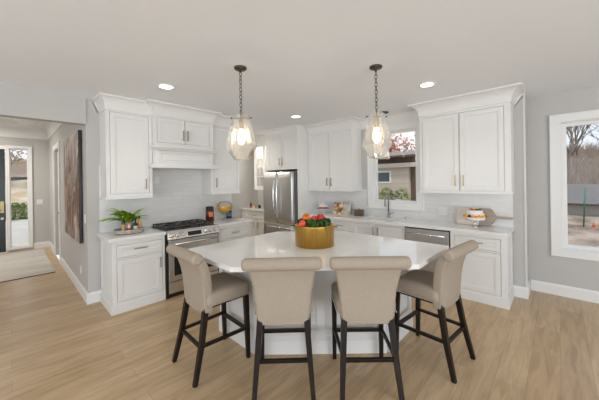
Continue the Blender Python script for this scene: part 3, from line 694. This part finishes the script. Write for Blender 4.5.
# ------------------------------------------------------------------ painting and rug
def paint_mat():
    M = bpy.data.materials.new('abstract_paint'); M.use_nodes = True; nt = M.node_tree; b = nt.nodes['Principled BSDF']; L = nt.links
    t = nt.nodes.new('ShaderNodeTexCoord'); mp = nt.nodes.new('ShaderNodeMapping'); mp.inputs['Scale'].default_value = (.8, 1, .55); L.new(t.outputs['Object'], mp.inputs[0])
    n = nt.nodes.new('ShaderNodeTexNoise'); n.inputs['Scale'].default_value = 4.2; n.inputs['Detail'].default_value = 9; n.inputs['Distortion'].default_value = 1.4; L.new(mp.outputs[0], n.inputs['Vector'])
    r = nt.nodes.new('ShaderNodeValToRGB'); e = r.color_ramp.elements
    e[0].position = .30; e[0].color = (.012, .010, .012, 1); e[1].position = .72; e[1].color = (.55, .50, .42, 1)
    for p, c in ((.40, (.30, .10, .04)), (.44, (.03, .04, .05)), (.48, (.45, .24, .10)), (.53, (.16, .27, .33)), (.57, (.60, .24, .10)), (.61, (.34, .40, .40)), (.65, (.62, .55, .44))):
        q = e.new(p); q.color = (*c, 1)
    L.new(n.outputs[0], r.inputs[0]); L.new(r.outputs[0], b.inputs['Base Color']); b.inputs['Roughness'].default_value = .5; return M
pt = thing('painting', 'large abstract canvas in browns and blue greys on the foyer wall', 'painting', (-5.49, PY, .76), 0)
MB().box(-.71, -.045, 0, .71, -.008, 1.56).build('canvas', blackm, pt, label='canvas wrapped over black edges')
MB().box(-.708, -.047, .002, .708, -.0453, 1.558).build('painted_surface', paint_mat(), pt)
MB().box(-.68, -.008, .1, .68, -.0005, .14).box(-.68, -.008, 1.4, .68, -.0005, 1.44).build('stretcher', darkwood, pt)
rugm = mat('rug_wool', (.46, .42, .37), .95, noise=(1.3, (.58, .55, .50), (5, .8, 1)), bump=(120, .4))
rug = thing('rug', 'flat pale grey and cream area rug on the foyer floor', 'rug', (0, 0, 0))
MB().box(-9.20, -1.9, .001, -6.585, .555, .012).build('rug_field', rugm, rug)
MB().box(-6.585, -1.9, .001, -6.575, .555, .013).box(-9.21, -1.9, .001, -9.20, .555, .013).build('bound_edge', mat('rug_edge', (.12, .10, .09), .9), rug)

# ------------------------------------------------------------------ counter items
ZC = .9142
# tray with fern and bottles
tx, ty = -4.19, 1.10
mosaic = mat('mother_of_pearl', (.62, .58, .52), .25, noise=(60, (.22, .19, .17)))
tr = thing('tray', 'oval mother-of-pearl tray holding fern and bottles', 'tray', (tx, ty, ZC), 0)
MB().lathe([(.14, 0), (.145, .004), (.145, .008)], 32, sx=.95, sy=1.15).build('tray_base', darkwood, tr)
wl_ = MB()
pr = [(.143, .006), (.150, .008), (.156, .055), (.150, .057), (.144, .052), (.138, .009), (.143, .006)]
for i in range(len(pr) - 1): wl_.lathe([pr[i], pr[i + 1]], 32, sx=.95, sy=1.15, cap=False)
wl_.build('tray_rim', mosaic, tr)
fn = thing('potted_fern', 'bright green potted fern standing on the tray', 'potted plant', (tx - .06, ty + .0, ZC + .009), 0)
MB().lathe([(.045, 0), (.055, .005), (.068, .12), (.072, .13), (.066, .13), (.060, .115), (.0, .112)], 24).build('pot', mat('pot_grey_white', (.6, .58, .55), .6, noise=(20, (.35, .34, .32))), fn, label='mottled pale pot')
MB().lathe([(.06, .116), (.0, .118)], 20).build('soil', mat('soil', (.03, .02, .015), .9), fn)
fernm = mat('fern_green', (.16, .36, .015), .5, noise=(18, (.36, .58, .03)))
rnd = random.Random(4)
for k in range(62):
    a = 2 * PI * k / 62 * 11.0 + rnd.uniform(-.2, .2); L = rnd.uniform(.30, .44); el = rnd.uniform(.7, 1.45); dx, dy = math.cos(a), math.sin(a)
    if dx < -.2: L *= .6
    if dx > .35: el = max(el, 1.15); L *= .75
    if dy > .3: L *= .68
    if dy < -.3: L = min(L, .33)
    mb = MB(); n = 13; prev = None; P = Vector((dx * .02, dy * .02, .12)); hd = Vector((dx * math.cos(el), dy * math.cos(el), math.sin(el))); pts = [P.copy()]
    for j in range(n):
        P = P + hd * L / n; hd = (hd + Vector((dx * .05, dy * .05, -.10))).normalized()
        P.z = min(P.z, .43 - .0)
        pts.append(P.copy())
    mb.tube(pts, .0015, 4)
    side = Vector((-dy, dx, 0))
    for j in range(1, n + 1):
        f = j / n; lw = .046 * math.sin(PI * (.12 + .83 * f)) + .004
        d = (pts[j] - pts[j - 1]).normalized()
        for sg in (-1, 1):
            for off in (0, .5):
                p = pts[j - 1].lerp(pts[j], off); tip = p + side * sg * lw + d * lw * .35 + Vector((0, 0, -.006)); w_ = d * .0085
                v = [mb.bm.verts.new(q) for q in (p - w_ * .5, p + side * sg * lw * .5 + w_ * -.9 + Vector((0, 0, .002)), tip, p + side * sg * lw * .5 + w_ * 1.1 + Vector((0, 0, .002)), p + w_)]
                mb.bm.faces.new(v)
    mb.build('frond', fernm, fn, recalc=False)
def bottle(name, label, x, y, z, r, h, gm, cm, lm=None, nr=.32, cat='bottle'):
    t = thing(name, label, cat, (x, y, z), 0)
    MB().lathe([(r * .9, 0), (r, .006), (r, h * .58), (r * .8, h * .66), (r * nr, h * .76), (r * nr, h * .88)], 18).build('glass_body', gm, t)
    MB().lathe([(r * nr * 1.2, h * .86), (r * nr * 1.2, h), (r * nr, h * 1.002)], 14).build('cap', cm, t)
    if lm: MB().lathe([(r * 1.02, h * .18), (r * 1.02, h * .5)], 18, cap=False).build('label_band', lm, t)
    return t
dk = mat('dark_bottle_glass', (.012, .012, .01), .1); amber = mat('amber_liquid_glass', (.35, .12, .015), .12); goldf = mat('gold_foil', (.6, .42, .12), .3, 1)
redc = mat('red_cap', (.55, .015, .02), .35); crm = mat('cream_label', (.62, .56, .45), .6); tan = mat('tan_label', (.50, .26, .10), .5); yel = mat('yellow_liquid', (.62, .33, .02), .15)
zb = ZC + .0085
bottle('bottle', 'dark bottle with gold neck and tan label at the left of the tray', tx + .075, ty - .085, zb, .024, .24, dk, goldf, tan)
bottle('bottle', 'small pale bottle with a red cap at the front of the tray', tx + .108, ty - .03, zb, .020, .15, crm, redc, redc)
bottle('bottle', 'squat dark bottle in the middle right of the tray', tx + .09, ty + .05, zb, .026, .18, dk, dk, crm)
bottle('bottle', 'yellow amber bottle at the right end of the tray', tx + .055, ty + .108, zb, .025, .21, yel, dk, tan)
# dark jar right of the range
jr = thing('canister', 'tall dark red glass jar with orange label and black lid', 'jar', (-4.29, 2.325, ZC), 0)
jr.scale = (1.35, 1.35, 1.2)
MB().lathe([(.045, 0), (.05, .006), (.05, .165), (.042, .18)], 24).build('jar_body', mat('dark_red_contents', (.13, .02, .008), .12, noise=(40, (.05, .01, .006))), jr)
MB().lathe([(.045, .178), (.048, .182), (.048, .205), (.03, .212)], 24).build('lid', blackm, jr)
lb = MB(); L1 = [(.0508 * math.cos(a), .0508 * math.sin(a)) for a in [math.radians(q) for q in range(-40, 25, 8)]]
for i in range(len(L1) - 1):
    v = [lb.bm.verts.new(p) for p in ((*L1[i], .07), (*L1[i + 1], .07), (*L1[i + 1], .135), (*L1[i], .135))]; lb.bm.faces.new(v)
lb.build('paper_label', mat('orange_label', (.75, .20, .04), .5), jr, label='orange printed label')
# stemmed dessert glass with yellow chips
dg = thing('dessert_glass', 'wide stemmed glass bowl on the counter right of the dark jar', 'glass bowl', (-4.24, 2.58, ZC), 0); dg.scale = (1.4, 1.4, 1.4)
MB().lathe([(.045, 0), (.045, .004), (.008, .012), (.008, .05), (.03, .08), (.085, .125), (.098, .16), (.090, .20), (.06, .228)], 24, cap=False).build('glass_body', clear, dg)
yc = thing('yellow_chips', 'heap of yellow chips filling the stemmed glass bowl', 'snack', (-4.24, 2.58, ZC), 0); yc.scale = (1.4, 1.4, 1.4); yc['kind'] = 'stuff'
mb = MB(); mb.lathe([(.022, .082), (.078, .124), (.094, .158), (.06, .170), (0, .174)], 20)
for k in range(60):
    a = rnd.uniform(0, 2 * PI); r_ = rnd.uniform(0, .088); mb.ball((r_ * math.cos(a), r_ * math.sin(a), .168 - .012 * r_ / .09 + rnd.uniform(-.004, .010)), .013, 6, (1, .7, .5))
mb.build('chips', mat('chip_yellow', (.72, .40, .03), .5, noise=(30, (.85, .58, .10))), yc)
bottle('bottle', 'short dark bottle with blue label behind the stemmed glass', -4.39, 2.76, ZC, .05, .22, dk, dk, mat('blue_label', (.06, .16, .28), .5), .5)
# nook items
bottle('bottle', 'small dark bottle with red label on the nook counter', -5.72, 4.24, ZC, .028, .13, dk, redc, redc, .5)
bottle('bottle', 'short yellow bottle on the nook counter', -5.56, 4.27, ZC, .025, .09, yel, crm, None, .5)
bottle('jar', 'squat dark jar on the nook counter, nearest the refrigerator', -5.42, 4.28, ZC, .035, .085, dk, blackm, None, .6, 'jar')
# cake stands
def stand(label, x, y, r, h, m, sh=None):
    t = thing('cake_stand', label, 'cake stand', (x, y, ZC), 0)
    MB().lathe([(r * .42, 0), (r * .42, .004), (.012, .014), (.010, h - .012), (r * .3, h - .006)], 24).build('foot', m, t)
    MB().lathe([(r * .3, h - .006), (r * .97, h - .004), (r, h + .006), (r * .96, h + .006), (r * .94, h)], 30).build('plate', m, t)
    return t
gs = mat('smoked_glass_plate', (.55, .56, .55), .08)
stand('clear footed stand holding the small red and white cake', -3.45, 4.34, .135, .10, gs)
c1 = thing('cake', 'small white-frosted cake with red filling, beside the refrigerator panel', 'cake', (-3.45, 4.34, ZC + .1005), 0)
frost = mat('white_frosting', (.82, .80, .77), .6)
MB().lathe([(.088, 0), (.09, .006), (.09, .035)], 24).build('filling', mat('berry_red', (.45, .02, .03), .4, noise=(50, (.6, .1, .1))), c1)
mb = MB().lathe([(.09, .0355), (.088, .055), (.06, .062), (0, .063)], 24)
for k in range(8): mb.ball((.06 * math.cos(k * PI / 4), .06 * math.sin(k * PI / 4), .066), .018, 8)
mb.ball((0, 0, .078), .03, 8, (1, 1, .9)).ball((0, 0, .108), .015, 8).build('frosting', frost, c1)
stand('silver pedestal stand holding the orange-flowered layer cake', -.83, 4.345, .115, .10, steelh)
c2 = thing('cake', 'two-tier white cake ringed with orange flowers, before the cutting boards', 'cake', (-.83, 4.345, ZC + .1075), 0); c2.scale = (1, 1, .78)
MB().lathe([(.117, 0), (.119, .005), (.119, .085), (.112, .092), (.0, .093)], 28).build('lower_tier', frost, c2)
MB().lathe([(.100, .0932), (.102, .098), (.092, .152), (.087, .158), (0, .159)], 28).build('upper_tier', frost, c2)
orange = mat('orange_petals', (.85, .26, .01), .5, noise=(60, (.95, .45, .02)))
for k in range(20):
    a = 2 * PI * k / 20; MB().ball((.119 * math.cos(a),   .119 * math.sin(a), .062 + .006 * math.sin(k * 2.3)), .023, 8, (1, 1, 1.1)).build('flower', orange if k % 7 else mat('dark_berries', (.06, .01, .02), .4), c2)
for k, (a, b, q) in enumerate([(0, 0, 1), (.04, .01, 0), (-.04, 0, 1), (.01, .045, 1), (-.02, -.04, 0), (.035, -.035, 2), (-.05, .03, 2), (.06, -.01, 2)]):
    MB().ball((a, b, .168), .025, 8, (1, 1, .6)).build('topping', (mat('orange_red', (.5, .04, .01), .4), orange, mat('leaf_dark', (.03, .09, .02), .6))[q], c2)
# cutting boards
woodp = mat('pale_maple', (.74, .65, .56), .5, noise=(7, (.80, .72, .64), (1, 8, 8)))
woodg = mat('grey_oak_board', (.36, .29, .23), .55, noise=(7, (.44, .37, .30), (1, 8, 8)))
def lean(o, tilt): o.rotation_euler = (tilt, 0, 0)
cb = MB().rbox((0, .0, .125), (.14, .010, .125), .008, 6).build('cutting_board', woodp); cb.location = (-.955, 4.51, ZC + .001); lean(cb, -.20)
tag(cb, 'pale rectangular wooden cutting board leaning on the backsplash behind the cake', 'cutting board')
pb = MB(); pb.prism([(.0, -.12), (.16, -.12), (.19, -.09), (.22, -.03), (.235, -.014), (.40, -.018), (.415, 0), (.40, .018), (.235, .014), (.22, .03), (.19, .09), (.16, .12), (.0, .12)], -.009, .009)
pbo = pb.build('paddle_board', woodg, bevel=.004); pbo.rotation_euler = (PI / 2 - .22, 0, 0); pbo.location = (-.845, 4.562, ZC + .122)
tag(pbo, 'grey-brown paddle board with long handle lying behind the cake, handle to the right', 'cutting board')
# cookbook, canister, tray of plates
bk = thing('cookbook', 'open cookbook with food photographs standing on the counter left of the sink', 'book', (-3.06, 4.43, ZC), .12)
def food_mat():
    M = bpy.data.materials.new('food_photo_page'); M.use_nodes = True; nt = M.node_tree; b = nt.nodes['Principled BSDF']; L = nt.links
    t = nt.nodes.new('ShaderNodeTexCoord'); n = nt.nodes.new('ShaderNodeTexNoise'); n.inputs['Scale'].default_value = 13; n.inputs['Detail'].default_value = 2; L.new(t.outputs['Object'], n.inputs[0])
    r = nt.nodes.new('ShaderNodeValToRGB'); e = r.color_ramp.elements; e[0].position = .34; e[0].color = (.05, .04, .02, 1); e[1].position = .56; e[1].color = (.68, .64, .58, 1)
    for p, c in ((.42, (.20, .22, .04)), (.46, (.55, .12, .04)), (.51, (.66, .38, .15))): q = e.new(p); q.color = (*c, 1)
    L.new(n.outputs[0], r.inputs[0]); L.new(r.outputs[0], b.inputs['Base Color']); b.inputs['Roughness'].default_value = .4; return M
def tilt_page(x0, x1, ya, yb, h=.23):
    mb = MB(); v = [mb.bm.verts.new(p) for p in ((x0, ya, 0), (x1, yb, 0), (x1, yb + .012, 0), (x0, ya + .012, 0), (x0, ya + .05, h), (x1, yb + .05, h), (x1, yb + .062, h), (x0, ya + .062, h))]
    for f in ((0, 3, 2, 1), (4, 5, 6, 7), (0, 1, 5, 4), (1, 2, 6, 5), (2, 3, 7, 6), (3, 0, 4, 7)): mb.bm.faces.new([v[i] for i in f])
    return mb
tilt_page(-.185, 0, -.0, .04).build('page', food_mat(), bk, label='left page with a food photograph')
tilt_page(.001, .175, .04, .0).build('page', mat('page_white_print', (.66, .63, .58), .6, noise=(9, (.42, .36, .30))), bk, label='right page, pale')
cn = thing('canister', 'small brown hammered-metal lidded box right of the cookbook', 'canister', (-2.70, 4.46, ZC), 0)
cop = mat('hammered_bronze', (.20, .15, .11), .35, .8, bump=(60, .5))
MB().box(-.075, -.05, 0, .075, .05, .10).build('box_body', cop, cn, bevel=.006)
MB().box(-.08, -.055, .1005, .08, .055, .117).build('lid', cop, cn, bevel=.005)
MB().ball((0, 0, .126), .012, 10).build('knob', bronze, cn)
# gold planter with produce on the island
bx, by = -1.838, 2.165
pl = thing('planter_bowl', 'round brushed gold bowl standing in the middle of the island', 'bowl', (bx, by, .9142), 0); pl.scale = (1.05, 1.05, 1.07)
MB().lathe([(.186, 0), (.190, .004), (.193, .19), (.193, .2), (.186, .2), (.184, .02), (0, .018)], 48).build('bowl_body', goldp, pl)
for ang in (YAW, YAW + PI):
    d = Vector((math.cos(ang), math.sin(ang), 0)); n_ = Vector((-d.y, d.x, 0))
    MB().tube([d * .190 + n_ * .045 + Vector((0, 0, .165)), d * .222 + n_ * .03 + Vector((0, 0, .172)), d * .222 - n_ * .03 + Vector((0, 0, .172)), d * .190 - n_ * .045 + Vector((0, 0, .165))], .005, 8).build('handle', brass, pl)
kale = mat('kale_green', (.012, .055, .008), .55, noise=(30, (.04, .13, .015)))
def kale_head(x, y, z, r, label):
    g = random.Random(int(x * 1000) + 77); mb = MB()
    for k in range(26):
        a = g.uniform(0, 2 * PI); e = g.uniform(-.1, 1.4); c = Vector((math.cos(a) * math.cos(e), math.sin(a) * math.cos(e), math.sin(e) * .75)) * r * g.uniform(.6, 1)
        n = 9; u = c.normalized(); s1 = u.cross(Vector((0, 0, 1))).normalized() if abs(u.z) < .98 else Vector((1, 0, 0)); s2 = u.cross(s1)
        ctr = mb.bm.verts.new(c * .8); rg_ = [mb.bm.verts.new(c + (s1 * math.cos(2 * PI * j / n) + s2 * math.sin(2 * PI * j / n)) * r * .36 + u * r * g.uniform(-.10, .16)) for j in range(n)]
        for j in range(n): mb.bm.faces.new((ctr, rg_[j], rg_[(j + 1) % n]))
    mb.ball((0, 0, 0), r * .72, 10, (1, 1, .7))
    o = mb.build('kale_bunch', kale, loc=(x, y, z), recalc=False); tag(o, label, 'greens', 'dark green kale bunches in the gold bowl')
def rel(u, v): return (bx + rt.x * u - fw.x * v, by + rt.y * u - fw.y * v)   # u right, v towards the room front
zt = 1.135
for u, v, r, lb_ in ((-.125, .02, .062, 'dark kale bunch at the left rim of the gold bowl'), (-.03, .10, .072, 'dark kale bunch at the front middle of the gold bowl'), (.07, .09, .062, 'dark kale bunch right of the front middle in the gold bowl'), (.125, .02, .062, 'dark kale bunch at the right rim of the gold bowl'), (.03, -.10, .065, 'dark kale bunch at the back of the gold bowl')):
    kale_head(*rel(u, v), zt, r, lb_)
def pepper(u, v, z, r, m, label, tilt):
    x, y = rel(u, v); t = thing('bell_pepper', label, 'pepper', (x, y, z), 0, None); t.rotation_euler = tilt
    mb = MB(); seg = 20; prof = [(.15, -.8), (.6, -.85), (.85, -.6), (.95, -.1), (1.0, .35), (.88, .7), (.55, .85), (.2, .72), (.05, .65)]; rings = []
    for q, zz in prof: rings.append([mb.bm.verts.new((r * q * (1 + .09 * math.cos(4 * a)) * math.cos(a), r * q * (1 + .09 * math.cos(4 * a)) * math.sin(a), r * zz)) for a in [2 * PI * j / seg for j in range(seg)]])
    for i in range(len(rings) - 1):
        for j in range(seg): f = mb.bm.faces.new((rings[i][j], rings[i][(j + 1) % seg], rings[i + 1][(j + 1) % seg], rings[i + 1][j])); f.smooth = True
    mb.bm.faces.new(rings[0][::-1]); mb.bm.faces.new(rings[-1]); mb.build('pepper_flesh', m, t)
    MB().tube([(0, 0, r * .62), (0, 0, r * .9), (r * .1, 0, r * 1.15)], [r * .13, r * .1, r * .12]).build('stem', mat('pepper_stem', (.06, .16, .02), .6), t)
red = mat('pepper_red', (.55, .015, .012), .2); org = mat('pepper_orange', (.78, .17, .01), .25); sal = mat('tomato_red', (.70, .06, .03), .25)
pepper(-.085, -.01, 1.186, .046, org, 'orange bell pepper, highest in the gold bowl', (.3, .5, 0))
pepper(.065, .0, 1.184, .046, red, 'deep red bell pepper right of centre in the gold bowl', (-.3, .4, .5))
pepper(-.125, .095, 1.142, .042, sal, 'light red pepper at the front left rim of the gold bowl', (.5, -.4, 0))
pepper(-.005, .01, 1.18, .035, sal, 'small light red pepper between the orange and deep red ones', (0, .9, 0))

# ------------------------------------------------------------------ outdoors
def gmat(name, c1, c2, sc=1.2, rough=.95, bump=None): return mat(name, c1, rough, noise=(sc, c2), bump=bump)
struct(MB().box(-60, 5.4, -.42, 60, 60, -.4), 'ground_back_yard', mat('leafy_ground', (.22, .15, .10), .95, noise=(1.8, (.52, .42, .32), (1, .45, 1))))
struct(MB().box(-60, -30, -.22, -9.9, 5.39, -.2), 'ground_street', gmat('concrete_drive', (.56, .50, .42), (.66, .60, .52), .8))
# neighbour's house behind the sink window
sid = bpy.data.materials.new('beige_siding'); sid.use_nodes = True; nt = sid.node_tree; b_ = nt.nodes['Principled BSDF']; t_ = nt.nodes.new('ShaderNodeTexCoord'); wv = nt.nodes.new('ShaderNodeTexWave')
wv.wave_type = 'BANDS'; wv.bands_direction = 'Z'; wv.wave_profile = 'SAW'; wv.inputs['Scale'].default_value = 1.6; wv.inputs['Distortion'].default_value = 0
cr_ = nt.nodes.new('ShaderNodeValToRGB'); cr_.color_ramp.elements[0].color = (.42, .34, .25, 1); cr_.color_ramp.elements[0].position = .0; cr_.color_ramp.elements[1].color = (.62, .53, .42, 1); cr_.color_ramp.elements[1].position = .12
nt.links.new(t_.outputs['Object'], wv.inputs[0]); nt.links.new(wv.outputs[0], cr_.inputs[0]); nt.links.new(cr_.outputs[0], b_.inputs[0]); b_.inputs['Roughness'].default_value = .8
hs = thing('neighbour_house', 'beige-sided neighbouring house with flat dark eaves beyond the sink window', 'house', (0, 12, 0))
MB().box(-14, 0, -.4, -4.75, 6, 2.12).build('wall', sid, hs); MB().box(-14, .4, 2.12, -4.75, 6, 2.62).build('upper_wall', mat('brown_upper_wall', (.22, .15, .10), .8), hs)
MB().box(-14.5, -.25, 2.12, -4.35, .5, 2.30).build('fascia', mat('fascia_tan', (.60, .54, .46), .7), hs)
MB().box(-14.5, -.45, 2.56, -4.35, 7, 2.62).build('porch_soffit', mat('soffit_brown', (.20, .14, .10), .7), hs)
MB().box(-14.5, -.5, 2.621, -4.30, 7, 2.76).build('roof_edge', mat('roof_edge_light', (.45, .43, .40), .7), hs)
wd = MB().box(-6.35, -.03, 1.42, -5.55, .0, 1.98).build('window_frame', trimw, hs); MB().box(-6.28, -.035, 1.49, -5.62, -.031, 1.91).build('pane', mat('dark_pane', (.05, .08, .07), .1), wd)
MB().box(-4.74, .2, -.4, -4.35, 1.2, 2.11).build('post', mat('brown_trim', (.14, .09, .06), .8), hs)
leafm = [gmat('shrub_green', (.16, .24, .08), (.34, .38, .16), 6), gmat('shrub_olive', (.28, .30, .15), (.48, .46, .28), 6)]
def leaf_cloud(mb, c, r, n, g, s=.06, sq=(1, 1, 1)):
    for _ in range(n):
        d = Vector((g.gauss(0, 1), g.gauss(0, 1), g.gauss(0, 1))).normalized() * r * g.uniform(.3, 1) ** .5
        p = Vector(c) + Vector((d.x * sq[0], d.y * sq[1], d.z * sq[2])); a = Vector((g.uniform(-1, 1), g.uniform(-1, 1), g.uniform(-1, 1))).normalized(); b = a.orthogonal().normalized()
        v = [mb.bm.verts.new(q) for q in (p - a * s, p + b * s * .5, p + a * s, p - b * s * .5)]; mb.bm.faces.new(v)
g = random.Random(11)
for k, (x, r, lb_) in enumerate(((-5.95, .55, 'low green shrub at the left below the neighbour\'s small window'), (-5.25, .5, 'olive shrub in the middle below the neighbour\'s siding'), (-4.6, .5, 'olive-green shrub at the right corner of the neighbour\'s house'))):
    t = thing('shrub', lb_, 'shrub', (x, 10.9, -.4)); mb = MB(); leaf_cloud(mb, (0, 0, .95), r, 1500, g, .06, (.75, .7, 1.45)); mb.build('foliage', leafm[k > 0], t, recalc=False)
    mb = MB()
    for q in range(5): mb.tube([(0, 0, 0), (g.uniform(-.2, .2), g.uniform(-.1, .1), .6)], .02, 5)
    mb.build('stem', darkwood, t)
bark = mat('grey_bark', (.30, .25, .21), .9)
def tree_mesh(seed, h, spread=.5, depth=5, r0=.07):
    g = random.Random(seed); mb = MB(); tips = []
    def br(p, d, L, r, k):
        q = p + d * L; mid = p + d * L * .5 + Vector((g.uniform(-1, 1), g.uniform(-1, 1), 0)) * L * .05
        mb.tube([p, mid, q], [r, r * .85, r * .66], 5 if k < 3 else 3)
        if k >= depth: tips.append(q); return
        for _ in range(3 if k > 0 else 4):
            nd = (d + Vector((g.uniform(-1, 1), g.uniform(-1, 1), g.uniform(-.25, .7))) * spread * 1.3).normalized()
            br(p.lerp(q, g.uniform(.6, 1)), nd, L * g.uniform(.58, .8), r * .6, k + 1)
    br(Vector((0, 0, 0)), Vector((0, 0, 1)), h * .3, r0, 0)
    return mb, tips
def tree(x, y, z, h, seed, label, leaves=None, cat='tree', depth=4, ls=.12, nl=6):
    t = thing('bare_tree' if not leaves else 'autumn_tree', label, cat, (x, y, z)); mb, tips = tree_mesh(seed, h, depth=depth); mb.build('trunk_and_branches', bark, t)
    if leaves:
        lm = MB(); g = random.Random(seed)
        for p in tips: leaf_cloud(lm, p, .5, nl, g, ls)
        lm.build('foliage', leaves, t, recalc=False)
    return t
tree(-9.8, 22, -.4, 8.0, 5, 'red-leaved autumn tree rising behind the neighbour\'s roof', gmat('red_leaves', (.42, .10, .05), (.58, .22, .12), 4), nl=5)
tree(-7.4, 24, -.4, 8.6, 6, 'bare grey tree right of the red tree, behind the neighbour\'s roof', depth=5)
tree(-5.2, 20, -.4, 7.5, 8, 'bare brown tree at the right edge of the sink window view', gmat('brown_leaves', (.18, .12, .07), (.28, .2, .12), 4), nl=3)
# back yard beyond the large window
wa = thing('garden_wall', 'long low pale building wall with a shallow grey roof across the back yard', 'wall', (0, 20, -.4))
MB().box(-3.5, .3, 0, 14, 4.0, .56).build('wall', mat('pale_render', (.52, .50, .46), .8), wa)
rf = MB().extr([(-.1, .55), (-.1, .62), (3.2, 1.55), (3.2, 1.45)], -3.6, 14.1); rf.build('roof', gmat('grey_shingle', (.17, .15, .135), (.24, .215, .195), 8), wa)
MB().box(-3.6, -.14, .53, 14.1, -.10, .63).build('gutter', bronze, wa)
hill = MB(); NX, NY = 40, 14; gr = []
g = random.Random(3)
for j in range(NY + 1):
    row = []
    for i in range(NX + 1):
        x = -22 + 50 * i / NX; y = 25.5 + 24 * j / NY; f = j / NY; row.append(hill.bm.verts.new((x, y, -.39 + 4.9 * min(1, f * 1.2) ** .8 + g.uniform(-.25, .25) * (j > 0))))
    gr.append(row)
for j in range(NY):
    for i in range(NX): f = hill.bm.faces.new((gr[j][i], gr[j][i + 1], gr[j + 1][i + 1], gr[j + 1][i])); f.smooth = True
struct(hill, 'ground_hillside', gmat('brushy_hillside', (.26, .19, .14), (.42, .33, .26), 1.6))
spots = [(.2, 16.5, 7.5, 21), (2.6, 19.0, 8.5, 41), (3.6, 27, 8, 22), (1.2, 33, 8, 25), (6.0, 34, 8, 27)]
names = ['tall bare tree standing nearest in the back yard, its branches across the sky', 'bare tree just in front of the grey roof, right of the nearest tree', 'bare tree on the brushy slope beyond the grey roof, farthest right but one', 'bare tree midway up the hillside behind the nearest tree', 'bare tree at the far right of the hillside']
for (x, y, h, sd_), nm_ in zip(spots, names):
    z_ = -.4 if y < 25 else -.4 + 4.9 * min(1, (y - 25.5) / 24 * 1.2) ** .8 if y > 25.5 else -.4
    tree(x, y, z_ - .1, h, sd_, nm_, depth=4 if y > 25 else 5)
brush = thing('brush_thicket', 'tangled brown brush covering the hillside beyond the back yard', 'brush'); brush['kind'] = 'stuff'
mb = MB(); g = random.Random(9)
for _ in range(5200):
    x = g.uniform(-4, 10); f = g.random(); y = 25.8 + 20 * f; z = -.4 + 4.9 * min(1, (y - 25.5) / 24 * 1.2) ** .8
    p = Vector((x, y, z)); d = Vector((g.uniform(-.7, .7), g.uniform(-.5, .2), 1)).normalized() * g.uniform(.5, 1.6); s_ = Vector((g.uniform(.02, .05), 0, 0))
    v = [mb.bm.verts.new(q) for q in (p - s_, p + s_, p + d)]; mb.bm.faces.new(v)
mb.build('twigs', gmat('twig_brown', (.28, .21, .16), (.50, .41, .33), 3), brush, recalc=False)
gp = mat('green_post', (.02, .20, .10), .6)
for x, y, h, lb_ in ((.72, 15.6, 1.55, 'thin green garden post leaning left before the pale wall'), (1.62, 15.2, 1.45, 'thin green garden post farther right before the pale wall')):
    t = MB().tube([(0, 0, 0), (.06, 0, h)], .024, 6).build('garden_post', gp, loc=(x, y, -.4)); tag(t, lb_, 'post', 'green posts in the back yard')
cc = MB().lathe([(.06, 0), (.015, .2)], 12, (0, 0, .02))  .box(-.11, -.11, 0, .11, .11, .02).build('traffic_cone', mat('pale_orange', (.8, .25, .12), .5), loc=(1.0, 15.6, -.4)); tag(cc, 'small orange cone beside the green post', 'cone')
bs = MB(); leaf_cloud(bs, (0, 0, .25), .5, 600, g, .06, (1.2, 1, .6)); o = bs.build('dark_shrub', gmat('dark_foliage', (.02, .03, .02), (.05, .06, .04), 5), loc=(1.85, 14.4, -.35), recalc=False); tag(o, 'low dark shrub at the right of the back yard', 'shrub')
# street side beyond the sidelight
hl = MB(); gr = []; g = random.Random(13)
for j in range(11):
    row = []
    for i in range(21):
        y = -24 + 48 * i / 20; x = -24 - 26 * j / 10; row.append(hl.bm.verts.new((x, y, -.2 + 5.0 * (j / 10) ** .8 + g.uniform(-.3, .3) * (j > 0))))
    gr.append(row)
for j in range(10):
    for i in range(20): hl.bm.faces.new((gr[j][i], gr[j][i + 1], gr[j + 1][i + 1], gr[j + 1][i]))
struct(hl, 'ground_street_hill', gmat('autumn_bank', (.45, .28, .12), (.62, .54, .40), 1.2))
for y, x, s_, lb_ in ((.2, -20.5, .8, 'rounded green hedge across the street beyond the sidelight'), (2.6, -21, .8, 'olive hedge across the street, right of the green one')):
    t = thing('hedge', lb_, 'hedge', (x, y, -.2)); mb = MB(); leaf_cloud(mb, (0, 0, .35), .75, 900, g, .10, (1, 1.3, .7)); mb.build('foliage', leafm[0 if y < 1 else 1], t, recalc=False)
h2 = thing('street_house', 'pale two-level house across the street seen through the sidelight', 'house', (-36, 1.2, .1))
MB().box(-3, -4, -.5, 0, 4, 2.2).build('wall', mat('pale_stucco', (.62, .55, .46), .8), h2)
MB().extr([(-4.4, 2.15), (4.4, 2.15), (0, 3.6)], -3.4, .6, 'y').build('roof', mat('brown_roof', (.42, .34, .28), .9), h2).rotation_euler = (0, 0, PI / 2)
for y in (-2.5, -.6, 1.4): MB().box(0, y, .4, .04, y + .9, 1.5).build('window', mat('dark_pane', (.05, .08, .07), .1), h2)
tree(-44, 3.0, 3.4, 7.0, 31, 'bare tree above the house across the street', depth=5)
tree(-30, -.3, 1.0, 5.0, 32, 'bare tree left of the house across the street', gmat('tan_leaves', (.40, .28, .18), (.5, .4, .3), 4), nl=2)
